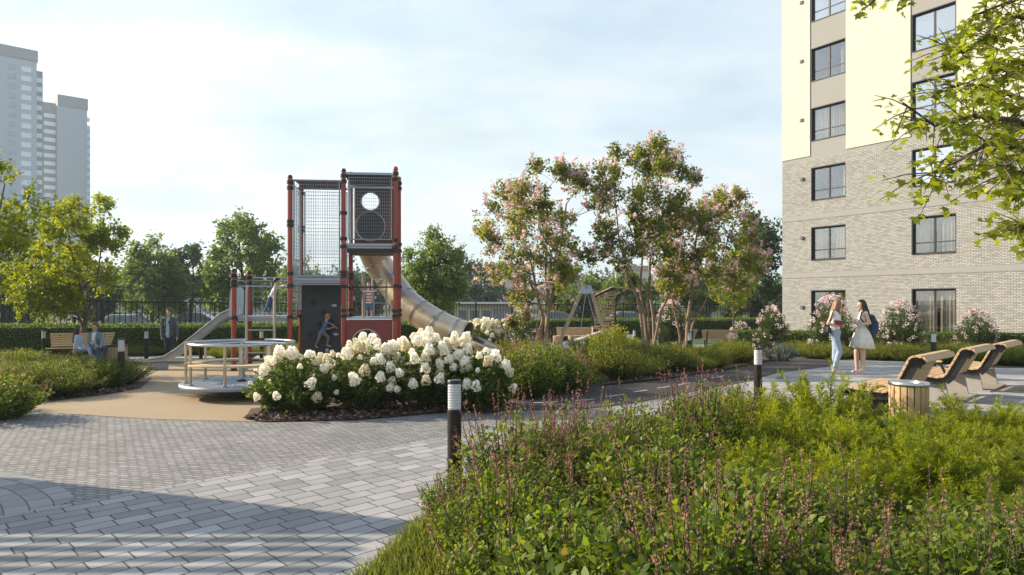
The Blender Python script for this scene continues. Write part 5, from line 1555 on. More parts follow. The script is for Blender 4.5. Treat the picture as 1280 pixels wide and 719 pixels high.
# ------------------------------------------------------------------ timber loungers on the right
TD, QD = Vector((.707, .707, 0)), Vector((-.707, .707, 0))
def lounger(lip, label, long_seat=False, L=1.5, arm=False):
    """lip: ground position under the near end of the top curl; local x along the bench, local y towards the seat front"""
    a = math.atan2(TD.y, TD.x)
    t = thing('timber_lounger', label, 'bench', (lip[0], lip[1], gz(lip[1])), a)
    # side profile (y, z): curl at the top back, backrest, seat, waterfall front
    if long_seat: pf = [(-.02, .82), (.0, .855), (.05, .88), (.12, .885), (.18, .85), (.36, .46), (.42, .40), (.50, .38), (.95, .40), (1.02, .385)]
    else: pf = [(-.02, .82), (.0, .855), (.05, .88), (.12, .885), (.18, .85), (.37, .47), (.42, .42), (.50, .405), (.84, .44), (.90, .43), (.92, .39)]
    # resample into slats
    pts = [Vector((0, y, z)) for y, z in pf]; ln = [0]
    for i in range(1, len(pts)): ln.append(ln[-1] + (pts[i] - pts[i - 1]).length)
    def at(s):
        for i in range(1, len(pts)):
            if s <= ln[i]:
                u = (s - ln[i - 1]) / (ln[i] - ln[i - 1]); return pts[i - 1].lerp(pts[i], u), (pts[i] - pts[i - 1]).normalized()
        return pts[-1], (pts[-1] - pts[-2]).normalized()
    back, seat = MB(), MB()
    s = 0.03; step = .088
    while s < ln[-1] - .02:
        p, dr = at(s)
        rot = Matrix(((1, 0, 0), (0, dr.y, -dr.z), (0, dr.z, dr.y)))
        (back if p.y < .40 else seat).box(Vector((L / 2, p.y, p.z)), (L, step - .010, .034), rot)
        s += step
    back.build('backrest', M_larch, t, bevel=.004)
    seat.build('seat', M_larch, t, bevel=.004)
    for x in (.045, L - .045):
        ribs = MB()
        inner = []
        for i, (y, z) in enumerate(pf):
            p, dr = pts[i], (pts[min(i + 1, len(pts) - 1)] - pts[max(i - 1, 0)]).normalized()
            nrm = Vector((0, dr.z, -dr.y))
            inner.append(p - Vector((0, -dr.z, dr.y)) * .0)
        top = [(y, z) for y, z in pf]
        for i in range(len(pf) - 1):
            p, q = pts[i], pts[i + 1]; d = (q - p).normalized(); n_ = Vector((0, d.z, -d.y))
            if n_.z > 0: n_ = -n_
            ww = .055 if x < .5 else (.12 if i < 6 else .09); ribs.bar(p + n_ * (.018 + ww / 2) - d * .02, q + n_ * (.018 + ww / 2) + d * .02, .05, ww, up=n_)
        ribs.build('steel_rib', M_black, t)
    for x in (.10, L - .10):
        MB().prism([(.40, .33), (.50, .31), (.80, .34), (.74, 0), (.34, 0)], .06, Matrix.Translation((x - .03, 0, 0)) @ Matrix(((0, 1, 0, 0), (1, 0, 0, 0), (0, 0, 1, 0), (0, 0, 0, 1)))).build('leg', M_black if long_seat else M_conc, t)
    MB().box((L / 2, .60, .015), (L * .96, .75, .03)).build('base_plate', M_conc, t)
    if long_seat:
        MB().box((L / 2, .66, .22), (L - .15, .56, .24)).build('plinth', M_oldw, t)
    if arm:
        b = MB(); x = .10
        b.tube([(x, .40, .46), (x, .46, .60), (x, .58, .64), (x, .74, .60), (x, .78, .45)], .022, 8)
        ar = b.build('armrest', M_black, t, smooth=True)
        MB().box((x, .60, .655), (.07, .30, .03)).build('arm_pad', M_larch, ar, bevel=.006)
    return t
lounger((5.41, 8.95), 'nearest timber lounger with a deep slatted seat behind the litter bin', True)
lounger((7.17, 10.6), 'middle timber lounger with a small armrest, between its two neighbours', False, arm=True)
lounger((8.73, 12.08), 'farthest timber lounger next to the slatted planter', False)

def litter_bin():
    d = 7.7; x = (1136 - CX) / F * d
    t = thing('litter_bin', 'round larch slatted litter bin with a steel rim, in front of the nearest lounger', 'litter bin', (x, d, gz(d)))
    MB().lathe([(.165, .02), (.168, .66)], n=24).build('drum', M_black, t, smooth=True)
    b = MB()
    for k in range(18):
        a = 2 * PI * k / 18 + .1
        b.box((.186 * math.cos(a), .186 * math.sin(a), .345), (.024, .056, .66), Matrix.Rotation(a, 3, 'Z'))
    b.build('slat_cladding', M_larchz, t, bevel=.003)
    MB().lathe([(.205, .665), (.208, .672), (.208, .700), (.203, .706), (.125, .704), (.120, .690), (.11, .66)], n=40, cap=False).build('rim', M_steel, t, smooth=True)
    MB().lathe([(.12, .60), (.001, .60)], n=24, cap=False).build('liner', M_black, t)
    MB().lathe([(.15, 0), (.15, .03)], n=24).build('base', M_black, t)
litter_bin()

def planter(x, d, w, dp, h, label, rot=0.0, plant=True, m=None):
    t = thing('slatted_planter', label, 'planter', (x, d, gz(d)), rot)
    b = MB(); n = int(w / .09)
    for i in range(n):
        xx = -w / 2 + w * (i + .5) / n
        for y in (-dp / 2, dp / 2): b.box((xx, y, h / 2), (w / n - .012, .03, h - .06))
    n2 = int(dp / .09)
    for i in range(n2):
        yy = -dp / 2 + .03 + (dp - .06) * (i + .5) / n2
        for xx in (-w / 2, w / 2): b.box((xx, yy, h / 2), (.03, (dp - .06) / n2 - .012, h - .06))
    b.build('slat_cladding', m or M_oldz, t)
    MB().box((0, 0, h / 2 - .03), (w - .08, dp - .08, h - .10)).build('liner', M_black, t)
    r = MB()
    for y in (-dp / 2, dp / 2): r.box((0, y, h), (w + .06, .07, .035))
    for xx in (-w / 2, w / 2): r.box((xx, 0, h), (.07, dp - .08, .035))
    r.build('rim', M_black, t)
    return t
planter(10.05, 12.35, .9, .9, .80, 'dark slatted timber planter at the right edge behind the last lounger', math.radians(45), m=M_oldz)

# ------------------------------------------------------------------ wooden benches farther off
def bench(x, d, rot, label, L=1.8, m=M_larch, side=True):
    """seat facing local -y"""
    t = thing('wooden_bench', label, 'bench', (x, d, gz(d)), rot)
    b = MB()
    for k in range(6):
        z = .50 + k * .068; b.box((0, .20 + k * .030, z), (L + k * .03, .028, .060), Matrix.Rotation(math.radians(-24), 3, 'X'))
    b.build('backrest', m, t, bevel=.004)
    s = MB()
    for k in range(6): s.box((0, -.26 + k * .075, .44 - .004 * k), (L, .066, .03))
    s.build('seat', m, t, bevel=.004)
    for xx in (-L * .38, L * .38):
        l = MB(); l.bar((xx, -.22, 0), (xx, -.24, .42), .05, .05); l.bar((xx, .16, 0), (xx, .20, .46), .05, .05); l.bar((xx, .20, .44), (xx, .34, .82), .05, .03); l.bar((xx, -.25, .405), (xx, .2, .405), .05, .04)
        l.build('leg', M_black, t)
    return t
cx_, cd_ = (99 - CX) / F * 20.6, 20.6
bench(cx_, cd_, math.radians(16), 'slatted wooden bench with the seated couple in the left planting', 1.6)
bench((721 - CX) / F * 34.6, 34.6, math.radians(180), 'wooden bench seen from behind between the swing legs', 2.0, M_larch)
bench((898 - CX) / F * 30.5, 30.5, math.radians(176), 'wooden bench with dark frame beside the flower pot near the building', 1.45, M_larch)
bench((851 - CX) / F * 31.5, 31.5, math.radians(184), 'wooden bench half hidden behind the leaning lilac trunk', 1.2, M_larch)
planter((143 - CX) / F * 20.3, 20.3, .55, .5, .50, 'small timber planter box to the right of the seated couple', math.radians(10), m=M_larchz)

def flower_pot():
    d = 30.0; x = (914 - CX) / F * d
    t = thing('flower_pot', 'pale round flower pot with pink flowers beside the wooden bench', 'flower pot', (x, d, gz(d)))
    MB().lathe([(.16, 0), (.20, .02), (.24, .42), (.25, .44), (.21, .44), (.20, .38), (.001, .38)], n=24).build('pot', mat('pale_pot', (.60, .50, .36), .6), t, smooth=True)
    st, lf, sp = shrub_meshes('potted_flower', 61, .28, .34, 40, 12, .08, .5, LEAF4, .3, spike=0)
    for me, m in ((st, M_stem), (lf, L_rhop)):
        me.materials.append(m); o = bpy.data.objects.new('stems' if m is M_stem else 'flowers', me); COL.objects.link(o); o.parent = t; o.location = (0, 0, .38)
flower_pot()
MBt = thing('stone_seat', 'pale block seat behind the tall lilac stems', 'seat', ((786 - CX) / F * 29.5, 29.5, gz(29.5)))
MB().box((0, 0, .50), (.36, .34, .34)).build('backrest', M_white, MBt, bevel=.02); MB().box((-.1, -.05, .30), (1.15, .5, .05)).build('seat', M_pale, MBt, bevel=.01); MB().box((0, 0, .14), (.3, .3, .27)).build('leg', M_conc, MBt)
t_ = thing('timber_post', 'thin upright timber post beside the white hydrangeas by the tube slide', 'post', ((632.5 - CX) / F * 27.2, 27.2, gz(27.2)))
MB().box((0, 0, .78), (.10, .10, 1.56)).build('shaft', M_oldz, t_, bevel=.008); MB().box((0, 0, 1.57), (.12, .12, .03)).build('cap', M_oldz, t_)
for k, (px, l) in enumerate([(697, 'short round timber stool left of the far bench'), (716, 'short round timber stool under the far bench, right of the other stool')]):
    d = 33.9; t_ = thing('timber_stool', l, 'stool', ((px - CX) / F * d, d, gz(d)))
    MB().lathe([(.22, 0), (.23, .02), (.23, .44), (.21, .46)], n=20).build('trunk', M_oldz, t_, smooth=True); MB().lathe([(.21, .461), (.001, .463)], n=20, cap=False).build('seat', M_larch, t_)

# ------------------------------------------------------------------ nest swing and shelter
def nest_swing():
    d = 30.5
    x0, x1 = (695 - CX) / F * d, (764 - CX) / F * d
    xm = (733 - CX) / F * d
    t = thing('nest_swing', 'timber A frame nest swing standing on the blue rubber pad', 'swing', (xm, d, gz(d)), math.radians(-6.3))
    top = zz(357, d) - gz(d)
    dep_ = 3.0
    for y in (0, dep_):
        for sx, xx in ((-1, x0 - xm), (1, x1 - xm)):
            MB().bar((xx, y, -.05), (.14 * sx, y, top), .15, .13).build('leg', M_oldz, t, bevel=.01)
    MB().bar((0, -.15, top - .05), (0, dep_ + .15, top - .05), .12, .14).build('beam', M_galv, t)
    for y in (-.07, dep_ + .07):
        MB().prism([(-.17, top + .02), (.17, top + .02), (.34, top - .34), (-.34, top - .34)], .02, Matrix.Translation((0, y - .01, 0))).build('plate', M_pale, t)
    ns = MB().tube([(.60 * math.cos(a) + .1, dep_ * .45 + .60 * math.sin(a), .50 + .18 * math.cos(a)) for a in [2 * PI * k / 32 for k in range(33)]], .075, 10).build('nest_seat', mat('rope_beige', (.46, .40, .32), .8, vary=.2, scale=30), t, smooth=True)
    b = MB()
    for k in range(-5, 6):
        u = k / 6 * .58; w = math.sqrt(max(0, .58 ** 2 - u * u))
        b.tube([(u + .1, dep_ * .45 - w, .50 + .3 * u - .02), (u + .1, dep_ * .45, .40 + .3 * u), (u + .1, dep_ * .45 + w, .50 + .3 * u - .02)], .02, 5)
        b.tube([(-w + .1, dep_ * .45 + u, .50 - .3 * w), (.1, dep_ * .45 + u, .40), (w + .1, dep_ * .45 + u, .50 + .3 * w)], .02, 5)
    b.build('net', M_collar, ns)
    c_ = MB()
    for sx in (-1, 1):
        for sy in (-1, 1): c_.tube([(.1 + sx * .42, dep_ * .45 + sy * .42, .52 + .13 * sx), (0, dep_ * .45 + sy * .75, top - .12)], .012, 5)
    c_.build('chain', M_galv, t)
nest_swing()

def shelter():
    d = 35.4
    t = thing('timber_shelter', 'curved slatted timber shelter with a projecting roof behind the swing', 'shelter', ((766 - CX) / F * d, d, gz(d)), math.radians(-4))
    px = lambda p, dd=0: (p - 766) / F * d
    zq = lambda y: zz(y, d) - gz(d)
    # slatted wall leaning, from pixel 744..769, roof to 806
    w = MB()
    zt, zb = zq(364), zq(427)
    n = 17
    for k in range(n):
        z = .1 + (zt - .15) * k / (n - 1); u = max(0, (z / zt - .75)) * 1.3
        w.box(((px(742) + px(769)) / 2, 0, z), (px(769) - px(742), .05, .085))
        w.box((px(768), .65, z), (.05, 1.2, .085))
    w.build('slat_wall', M_oldw, t)
    for y in (-.08, 1.28):
        ribs = MB()
        ribs.bar((px(742), y, 0), (px(741), y, zq(372)), .08, .10); ribs.bar((px(741), y, zq(372)), (px(766), y, zq(360.5)), .08, .10)
        arc = [(px(769), 0), (px(769), zq(392)), (px(770), zq(378)), (px(774), zq(370)), (px(782), zq(365.5)), (px(806), zq(364.5))]
        for (xa, za), (xb, zb_) in zip(arc[:-1], arc[1:]): ribs.bar((xa, y, za), (xb, y, zb_), .07, .10)
        ribs.build('frame', M_collar, t)
    r = MB()
    for k in range(7):
        y = -.12 + 1.45 * k / 6
        r.bar((px(741), y, zq(370.5)), (px(766), y, zq(358.5)), .20, .04); r.bar((px(766.3), y, zq(358.5)), (px(806), y, zq(363)), .20, .04)
    r.build('roof', M_larch, t)
    MB().box((px(760), -.42, .56), (px(772) - px(747), .06, .42)).build('bench_back', M_larch, t); MB().box((px(760), -.20, .42), (px(772) - px(747), .40, .05)).build('seat', M_larch, t)
    return t
shelter()
d = 33.8
t_ = thing('post_box', 'small timber box with a dark opening between the bench and the swing leg', 'box', ((744.5 - CX) / F * d, d, gz(d)))
MB().box((0, 0, .45), (.34, .30, .90)).build('body', M_larchz, t_, bevel=.01); MB().box((0, -.155, .70), (.24, .02, .20)).build('opening', M_black, t_); MB().box((0, 0, .915), (.40, .36, .03)).build('lid', M_oldw, t_)

# ------------------------------------------------------------------ parked cars beyond the fence
def car(x, d, rot, label, paint):
    t = thing('parked_car', label, 'car', (x, d, gz(d)), rot, None)
    body = MB(); prof = [(-2.1, .35), (-2.15, .62), (-2.0, .82), (-1.2, .92), (1.35, .95), (2.05, .86), (2.15, .55), (2.1, .32)]
    body.prism(prof, 1.70, Matrix.Translation((0, -.85, 0))); body.build('body', paint, t, bevel=.08)
    MB().prism([(-1.15, .92), (-.5, 1.40), (.75, 1.45), (1.5, .95)], 1.50, Matrix.Translation((0, -.75, 0))).build('cabin', M_win, t, bevel=.06)
    MB().box((.13, 0, 1.445), (1.25, 1.40, .04)).build('roof', paint, t, bevel=.02)
    for sx in (-1.35, 1.35):
        for sy in (-.80, .80):
            w = MB().tube([(sx, sy - .10, .32), (sx, sy + .10, .32)], .32, 18).build('wheel', M_black, t, smooth=True)
            MB().tube([(sx, sy - .11, .32), (sx, sy + .11, .32)], .19, 14).build('rim', M_steel, w, smooth=True)
    for sx in (-2.13, 2.13):
        for sy in (-.6, .6): MB().box((sx, sy, .66), (.06, .30, .13)).build('headlight' if sx < 0 else 'tail_light', M_white if sx < 0 else M_redp, t)
cp = mat('car_white', (.66, .68, .70), .25, vary=.02, coat=.6); cp2 = mat('car_blue', (.22, .27, .36), .25, vary=.05, coat=.6); cp3 = mat('car_grey', (.30, .31, .33), .25, vary=.03, coat=.6)
car((152 - CX) / F * 38, 38, .3, 'white car parked beyond the fence above the planter', cp)
car((240 - CX) / F * 46, 46, .2, 'blue grey car parked beyond the fence by the straight slide', cp2)
car((693 - CX) / F * 52, 52, -.1, 'grey car parked beyond the fence right of the pavilion', cp3)
car((778 - CX) / F * 50, 50, .1, 'pale car parked beyond the fence behind the shelter', cp)

# ------------------------------------------------------------------ unseen slatted pergola added left of the frame to cast striped shade on the slabs
def pergola():
    X0, Y0 = -8.2, 6.2
    t = thing('shade_pergola', 'unseen slatted timber pergola added outside the left edge to cast striped shade', 'pergola', (X0, Y0, 0))
    for x in (-10.6, -6.7):
        for y in (4.7, 6.6): MB().box((x - X0, y - Y0, 1.28), (.12, .12, 2.56)).build('post', M_oldz, t)
    b = MB()
    for k in range(11): b.box((-.25, 4.50 - Y0 + k * .172, 2.60), (4.3, .075, .05))
    b.build('roof_slats', M_oldw, t)
    pl = [(-12.5, 6.36), (-6.05, 6.36), (-6.05, 6.62), (-9.8, 7.85), (-12.5, 7.85)]  # solid roof outline, slanted so its cast shade ends along a diagonal
    MB().prism([(x - X0, y - Y0) for x, y in pl], .05, Matrix(((1, 0, 0, 0), (0, 0, 1, 0), (0, 1, 0, 2.60), (0, 0, 0, 1)))).build('roof_panel', M_oldw, t)
pergola()
# ------------------------------------------------------------------ people
M_skin = mat('skin', (.56, .36, .26), .55, vary=.05, scale=10)
def voxel(name, b, vox, m, parent, smooth_it=3):
    """melt tapered pieces into one continuous surface"""
    me = b.mesh(name + '_src')
    o = bpy.data.objects.new(name + '_src', me); COL.objects.link(o)
    r = o.modifiers.new('r', 'REMESH'); r.mode = 'VOXEL'; r.voxel_size = vox
    s = o.modifiers.new('s', 'SMOOTH'); s.iterations = smooth_it; s.factor = .5
    dg = bpy.context.evaluated_depsgraph_get(); dg.update()
    nm = bpy.data.meshes.new_from_object(o.evaluated_get(dg)); nm.name = name
    bpy.data.objects.remove(o); bpy.data.meshes.remove(me)
    nm.materials.clear()
    return link(name, nm, m, parent, smooth=True)

def hand(b, wr, d, n, s, curl=.5):
    """palm and five fingers; d points along the hand, n is the palm side"""
    d = d.normalized(); n = (n - d * n.dot(d)).normalized(); w = d.cross(n)
    pc = wr + d * .045 * s
    b.ell(pc, (.040 * s, .016 * s, .050 * s), Matrix((w, n, d)).transposed(), 10, 8)
    for k, (o, L) in enumerate(((-.030, .062), (-.010, .075), (.010, .070), (.030, .054))):
        p0 = pc + d * .036 * s + w * o * s
        d1 = (d + n * curl * .6).normalized(); p1 = p0 + d1 * L * .5 * s
        d2 = (d + n * curl * 1.8).normalized(); p2 = p1 + d2 * L * .5 * s
        b.capsule(p0, .0095 * s, p1, .0085 * s, 8); b.capsule(p1, .0085 * s, p2, .007 * s, 8)
    t0 = wr + d * .025 * s - w * .030 * s
    d1 = (d * .7 - w * .7 + n * .35).normalized(); t1 = t0 + d1 * .035 * s
    b.capsule(t0, .012 * s, t1, .010 * s, 8); b.capsule(t1, .010 * s, t1 + (d + n * .4).normalized() * .03 * s, .008 * s, 8)

def person(label, J, s, face, mats, hair='short', hair_m=None, top='tee', bottom='jeans', sleeve=.5, shoes=True, vox=.010, loc=None, jacket=None, palms=None, group=None, child=False, skin_leg=False, curl=.5):
    """J: joint positions in world space; s: body scale (1 = 1.72 m adult); face: direction the face looks"""
    V = {k: Vector(v) for k, v in J.items()}
    base = loc or Vector((V['pelvis'].x, V['pelvis'].y, min(V['anL'].z, V['anR'].z) - .07 * s))
    t = thing('person', label, 'person', base, 0, group)
    V = {k: v - base for k, v in V.items()}
    f = Vector(face).normalized()
    up = (V['head'] - V['neck']).normalized(); f = (f - up * f.dot(up)).normalized(); sd = f.cross(up)
    rot = Matrix((sd, f, up)).transposed()
    hs = s * (1.25 if child else 1.0)
    hc = V['head']
    b = MB()
    b.ell(hc, (.072 * hs, .088 * hs, .102 * hs), rot, 16, 12)                          # skull
    b.ell(hc - up * .058 * hs + f * .030 * hs, (.050 * hs, .052 * hs, .056 * hs), rot, 12, 10)  # jaw
    b.capsule(hc + f * .080 * hs + up * .012 * hs, .010 * hs, hc + f * .100 * hs - up * .022 * hs, .013 * hs, 8)   # nose
    b.ell(hc + f * .072 * hs - up * .052 * hs, (.022 * hs, .014 * hs, .009 * hs), rot, 8, 6)   # lips
    b.ell(hc + f * .066 * hs - up * .088 * hs, (.020 * hs, .018 * hs, .016 * hs), rot, 8, 6)   # chin
    for k in (-1, 1): b.ell(hc + sd * k * .074 * hs - up * .008 * hs, (.010 * hs, .018 * hs, .028 * hs), rot, 8, 6)
    b.capsule(V['neck'], .054 * s, hc - up * .05 * hs, .048 * s)
    sh = (V['shL'] + V['shR']) / 2; hip = (V['hipL'] + V['hipR']) / 2
    chest = sh.lerp(hip, .28); waist = sh.lerp(hip, .62)
    ax_s = (V['shR'] - V['shL']).normalized(); tup = (sh - hip).normalized(); tf = ax_s.cross(tup).normalized()
    trot = Matrix((ax_s, tf, tup)).transposed()
    sw = (V['shR'] - V['shL']).length / 2
    def torso(bb, g_, to_hip=True):
        bb.ell(chest, (sw * .86 + g_, .105 * s + g_, .19 * s + g_), trot, 16, 12)
        bb.ell(waist, (.125 * s + g_, .092 * s + g_, .17 * s + g_), trot, 16, 12)
        bb.capsule(V['shL'].lerp(sh, .1), .052 * s + g_, V['shR'].lerp(sh, .1), .052 * s + g_)
        bb.capsule(sh - tup * .02 * s, .075 * s + g_, V['neck'], .056 * s + g_)
        if to_hip: bb.ell(hip + tup * .02, (.155 * s + g_, .115 * s + g_, .13 * s + g_), trot, 16, 12)
    torso(b, 0)
    for k in 'LR':
        b.capsule(V['sh' + k], .048 * s, V['el' + k], .038 * s); b.capsule(V['el' + k], .038 * s, V['wr' + k], .026 * s)
        dh = (V['wr' + k] - V['el' + k]).normalized()
        if 'ha' + k in V: dh = (V['ha' + k] - V['wr' + k]).normalized()
        pn = (palms or {}).get(k, -ax_s if k == 'R' else ax_s)
        hand(b, V['wr' + k], dh, Vector(pn), s * (1.0 if not child else .95), curl)
        b.capsule(V['hip' + k], .086 * s, V['kn' + k], .056 * s); b.capsule(V['kn' + k], .056 * s, V['kn' + k].lerp(V['an' + k], .35), .053 * s); b.capsule(V['kn' + k].lerp(V['an' + k], .35), .053 * s, V['an' + k], .036 * s)
        b.capsule(V['an' + k] - Vector((0, 0, .02 * s)), .034 * s, V['to' + k], .028 * s)
    voxel('body', b, vox * .62 if not child else vox * .7, mats.get('skin', M_skin), t, 2)
    for k in (-1, 1):
        MB().ell(hc + f * .080 * hs + sd * k * .030 * hs + up * .012 * hs, (.013 * hs, .006 * hs, .0075 * hs), rot, 8, 6).build('eye', M_black, t, smooth=True)
    MB().ell(hc + f * .0845 * hs - up * .052 * hs, (.019 * hs, .006 * hs, .006 * hs), rot, 8, 6).build('mouth', mat('lip', (.36, .13, .11), .5), t, smooth=True)
    # hair
    h = MB()
    h.ell(hc + up * .020 * hs - f * .018 * hs, (.084 * hs, .092 * hs, .104 * hs), rot, 16, 12)
    if hair == 'short':
        h.ell(hc + up * .030 * hs - f * .026 * hs, (.088 * hs, .094 * hs, .104 * hs), rot, 16, 12); h.ell(hc + up * .085 * hs + f * .040 * hs, (.066 * hs, .050 * hs, .038 * hs), rot, 12, 8)
    if hair == 'long':
        for k in (-1, 0, 1):
            h.capsule(hc - f * .045 * hs + sd * k * .035 * hs + up * .02, .055 * hs, hc - f * (.075) * hs + sd * k * .05 * hs - up * .20 * hs, .045 * hs)
            h.capsule(hc - f * .075 * hs + sd * k * .05 * hs - up * .20 * hs, .045 * hs, hc - f * .085 * hs + sd * k * .045 * hs - up * .40 * hs, .022 * hs)
        for k in (-1, 1): h.capsule(hc + sd * k * .070 * hs + up * .02 * hs, .030 * hs, hc + sd * k * .085 * hs - up * .26 * hs + f * .02 * hs, .026 * hs)
    hm = voxel('hair', h, vox * .8, hair_m, t, 2)
    # keep the face clear of hair: push hair vertices out of the face wedge
    for v in hm.data.vertices:
        r_ = v.co - hc; fz = r_.dot(f); uz = r_.dot(up); sx = abs(r_.dot(sd))
        if fz > .02 * hs and uz < .062 * hs and sx < .064 * hs: v.co -= f * (fz - .018 * hs)
    # clothes
    if top:
        c_ = MB(); torso(c_, .012 * s, to_hip=(top != 'crop'))
        if top == 'crop': pass
        if sleeve > 0:
            for k in 'LR':
                e = V['sh' + k].lerp(V['el' + k], min(1, sleeve * 2)); c_.capsule(V['sh' + k], .062 * s, e, .052 * s)
                if sleeve > .5: c_.capsule(V['el' + k], .052 * s, V['el' + k].lerp(V['wr' + k], min(.96, (sleeve - .5) * 2)), .038 * s)
        so_ = voxel('shirt', c_, vox, mats['top'], t)
        # open the neckline
        for v in so_.data.vertices:
            r_ = v.co - V['neck']
            if r_.dot(tup) > -.025 * s and (r_ - tup * r_.dot(tup)).length < .10 * s: v.co -= tup * (r_.dot(tup) + .025 * s)
    if jacket:
        c_ = MB(); torso(c_, .026 * s)
        for k in 'LR':
            c_.capsule(V['sh' + k], .070 * s, V['el' + k], .060 * s); c_.capsule(V['el' + k], .060 * s, V['el' + k].lerp(V['wr' + k], .94), .046 * s)
        jo = voxel('jacket', c_, vox, jacket, t)
        bm = bmesh.new(); bm.from_mesh(jo.data)
        kill = [v for v in bm.verts if (v.co - chest).dot(tf * (1 if tf.dot(f) > 0 else -1)) > .03 * s and abs((v.co - chest).dot(ax_s)) < .055 * s and (v.co - hip).dot(tup) > -.2 * s]
        bmesh.ops.delete(bm, geom=kill, context='VERTS'); bm.to_mesh(jo.data); bm.free()
        sm = jo.modifiers.new('cloth', 'SOLIDIFY'); sm.thickness = .012
    if bottom in ('jeans', 'shorts'):
        c_ = MB(); c_.ell(hip + tup * .01, (.165 * s, .124 * s, .12 * s), trot, 16, 12)
        for k in 'LR':
            c_.capsule(V['hip' + k], .098 * s, V['kn' + k], .068 * s)
            if bottom == 'jeans':
                c_.capsule(V['kn' + k], .068 * s, V['kn' + k].lerp(V['an' + k], .4), .063 * s); c_.capsule(V['kn' + k].lerp(V['an' + k], .4), .063 * s, V['an' + k].lerp(V['kn' + k], .06), .050 * s)
        voxel('trousers' if bottom == 'jeans' else 'shorts', c_, vox, mats['bottom'], t)
    if bottom == 'skirt':
        n = 40; vs = []; prof = [(waist, .118, .10), (waist.lerp(hip, .55), .140, .118), (hip, .185, .160), (V['kn' + 'L'].lerp(hip, .62), .235, .21), (hip + Vector((0, 0, -.33 * s)), .275, .25)]
        for i, (c_, rx, ry) in enumerate(prof):
            for k in range(n):
                a = 2 * PI * k / n; w_ = 1 + (.055 * math.sin(a * 9 + i * .4) * i / 4)
                vs.append(Vector((c_.x, c_.y, c_.z)) + ax_s * rx * s * w_ * math.cos(a) + tf * ry * s * w_ * math.sin(a))
        m_ = MB().add(vs, [(i * n + k, i * n + (k + 1) % n, (i + 1) * n + (k + 1) % n, (i + 1) * n + k) for i in range(len(prof) - 1) for k in range(n)])
        o = m_.build('skirt', mats['bottom'], t, smooth=True, auto=False); q_ = o.modifiers.new('cloth', 'SOLIDIFY'); q_.thickness = .008; q_.offset = 1
    if shoes:
        for k in 'LR':
            c_ = MB(); a, o_ = V['an' + k], V['to' + k]; dz_ = Vector((0, 0, -.030 * s))
            back = a + dz_ * 1.2 - (o_ - a).normalized() * .02 * s
            c_.capsule(back, .042 * s, a.lerp(o_, .5) + dz_ * .7, .042 * s); c_.capsule(a.lerp(o_, .4) + dz_ * .8, .042 * s, o_, .036 * s)
            voxel('shoe', c_, vox, mats['shoe'], t)
    return t

def cloth(name, c, vary=.12, scale=14): return mat('cloth_' + name, c, .85, vary=vary, scale=scale, bump=.8, bscale=16)
C_denim, C_denimd, C_white, C_lblue = cloth('light_denim', (.30, .38, .48)), cloth('dark_denim', (.045, .075, .14)), cloth('white', (.72, .71, .69)), cloth('pale_blue', (.46, .53, .60))
C_dress, C_jack, C_blue, C_greyt = cloth('cream_dress', (.66, .63, .55)), cloth('slate_jacket', (.075, .095, .115)), cloth('blue_tee', (.085, .16, .30)), cloth('grey_trousers', (.20, .18, .16))
C_ink = cloth('ink_trousers', (.022, .030, .045)); C_shoe = cloth('shoe_beige', (.62, .46, .38)); C_shoed = cloth('shoe_dark', (.05, .045, .05)); C_pinks = cloth('shoe_pink', (.55, .30, .32))
def striped():
    m = bpy.data.materials.new('cloth_striped'); t, o = nt(m)
    tc = N(t, 'ShaderNodeTexCoord'); w = N(t, 'ShaderNodeTexWave', bands_direction='Z', inp={'Scale': 4.4, 'Distortion': .4}); t.links.new(tc.outputs['Object'], w.inputs['Vector'])
    r = ramp(t, [(.45, (.68, .62, .58)), (.55, (.42, .13, .12))]); t.links.new(w.outputs['Fac'], r.inputs['Fac'])
    b = N(t, 'ShaderNodeBsdfPrincipled', inp={'Roughness': .85}); t.links.new(r.outputs['Color'], b.inputs['Base Color']); t.links.new(b.outputs[0], o.inputs[0]); return m
C_stripe = striped()
H_blond, H_black, H_brown, H_red = mat('hair_blond', (.24, .135, .065), .5, vary=.3, scale=40), mat('hair_black', (.012, .009, .008), .4, vary=.3, scale=40), mat('hair_brown', (.05, .028, .018), .5, vary=.3, scale=40), mat('hair_auburn', (.13, .048, .022), .5, vary=.3, scale=40)

def X(px, py, d): return P(px, py, d)
# woman in jeans (faces right)
d = 15.35
J = dict(head=X(1047.2, 381, d), neck=X(1045.6, 388.6, d), shL=X(1046.5, 391.5, d + .17), shR=X(1041.5, 391.8, d - .17), elR=X(1035.2, 404.5, d - .24), wrR=X(1045.3, 408.2, d - .19), haR=X(1050, 408.5, d - .10),
         elL=X(1046.2, 405, d + .22), wrL=X(1052.0, 407, d + .08), haL=X(1053.5, 407, d - .02), pelvis=X(1043.8, 414, d), hipL=X(1045.0, 416.5, d + .09), hipR=X(1042.6, 416.5, d - .09),
         knL=X(1044.2, 439.5, d + .09), knR=X(1049.3, 439.0, d - .08), anL=X(1042.2, 461.5, d + .12), anR=X(1042.8, 462, d - .09), toL=X(1050.2, 464.2, d + .10), toR=X(1050.0, 464.8, d - .13))
person('woman in white top and light blue jeans holding a dark red book', J, 1.0, (1, .12, .02), dict(top=C_white, bottom=C_denim, shoe=C_shoe), 'long', H_blond, 'crop', 'jeans', .0, palms={'R': (0, 0, 1), 'L': (0, -1, 0)}, vox=.011)
tb = thing('shoulder_bag', 'black shoulder bag hanging behind the hip of the woman in jeans', 'bag', X(1034.2, 412.8, d - .16))
MB().box((0, 0, 0), (.11, .22, .14), Matrix.Rotation(.1, 3, 'Y')).build('pouch', M_black, tb, bevel=.03)
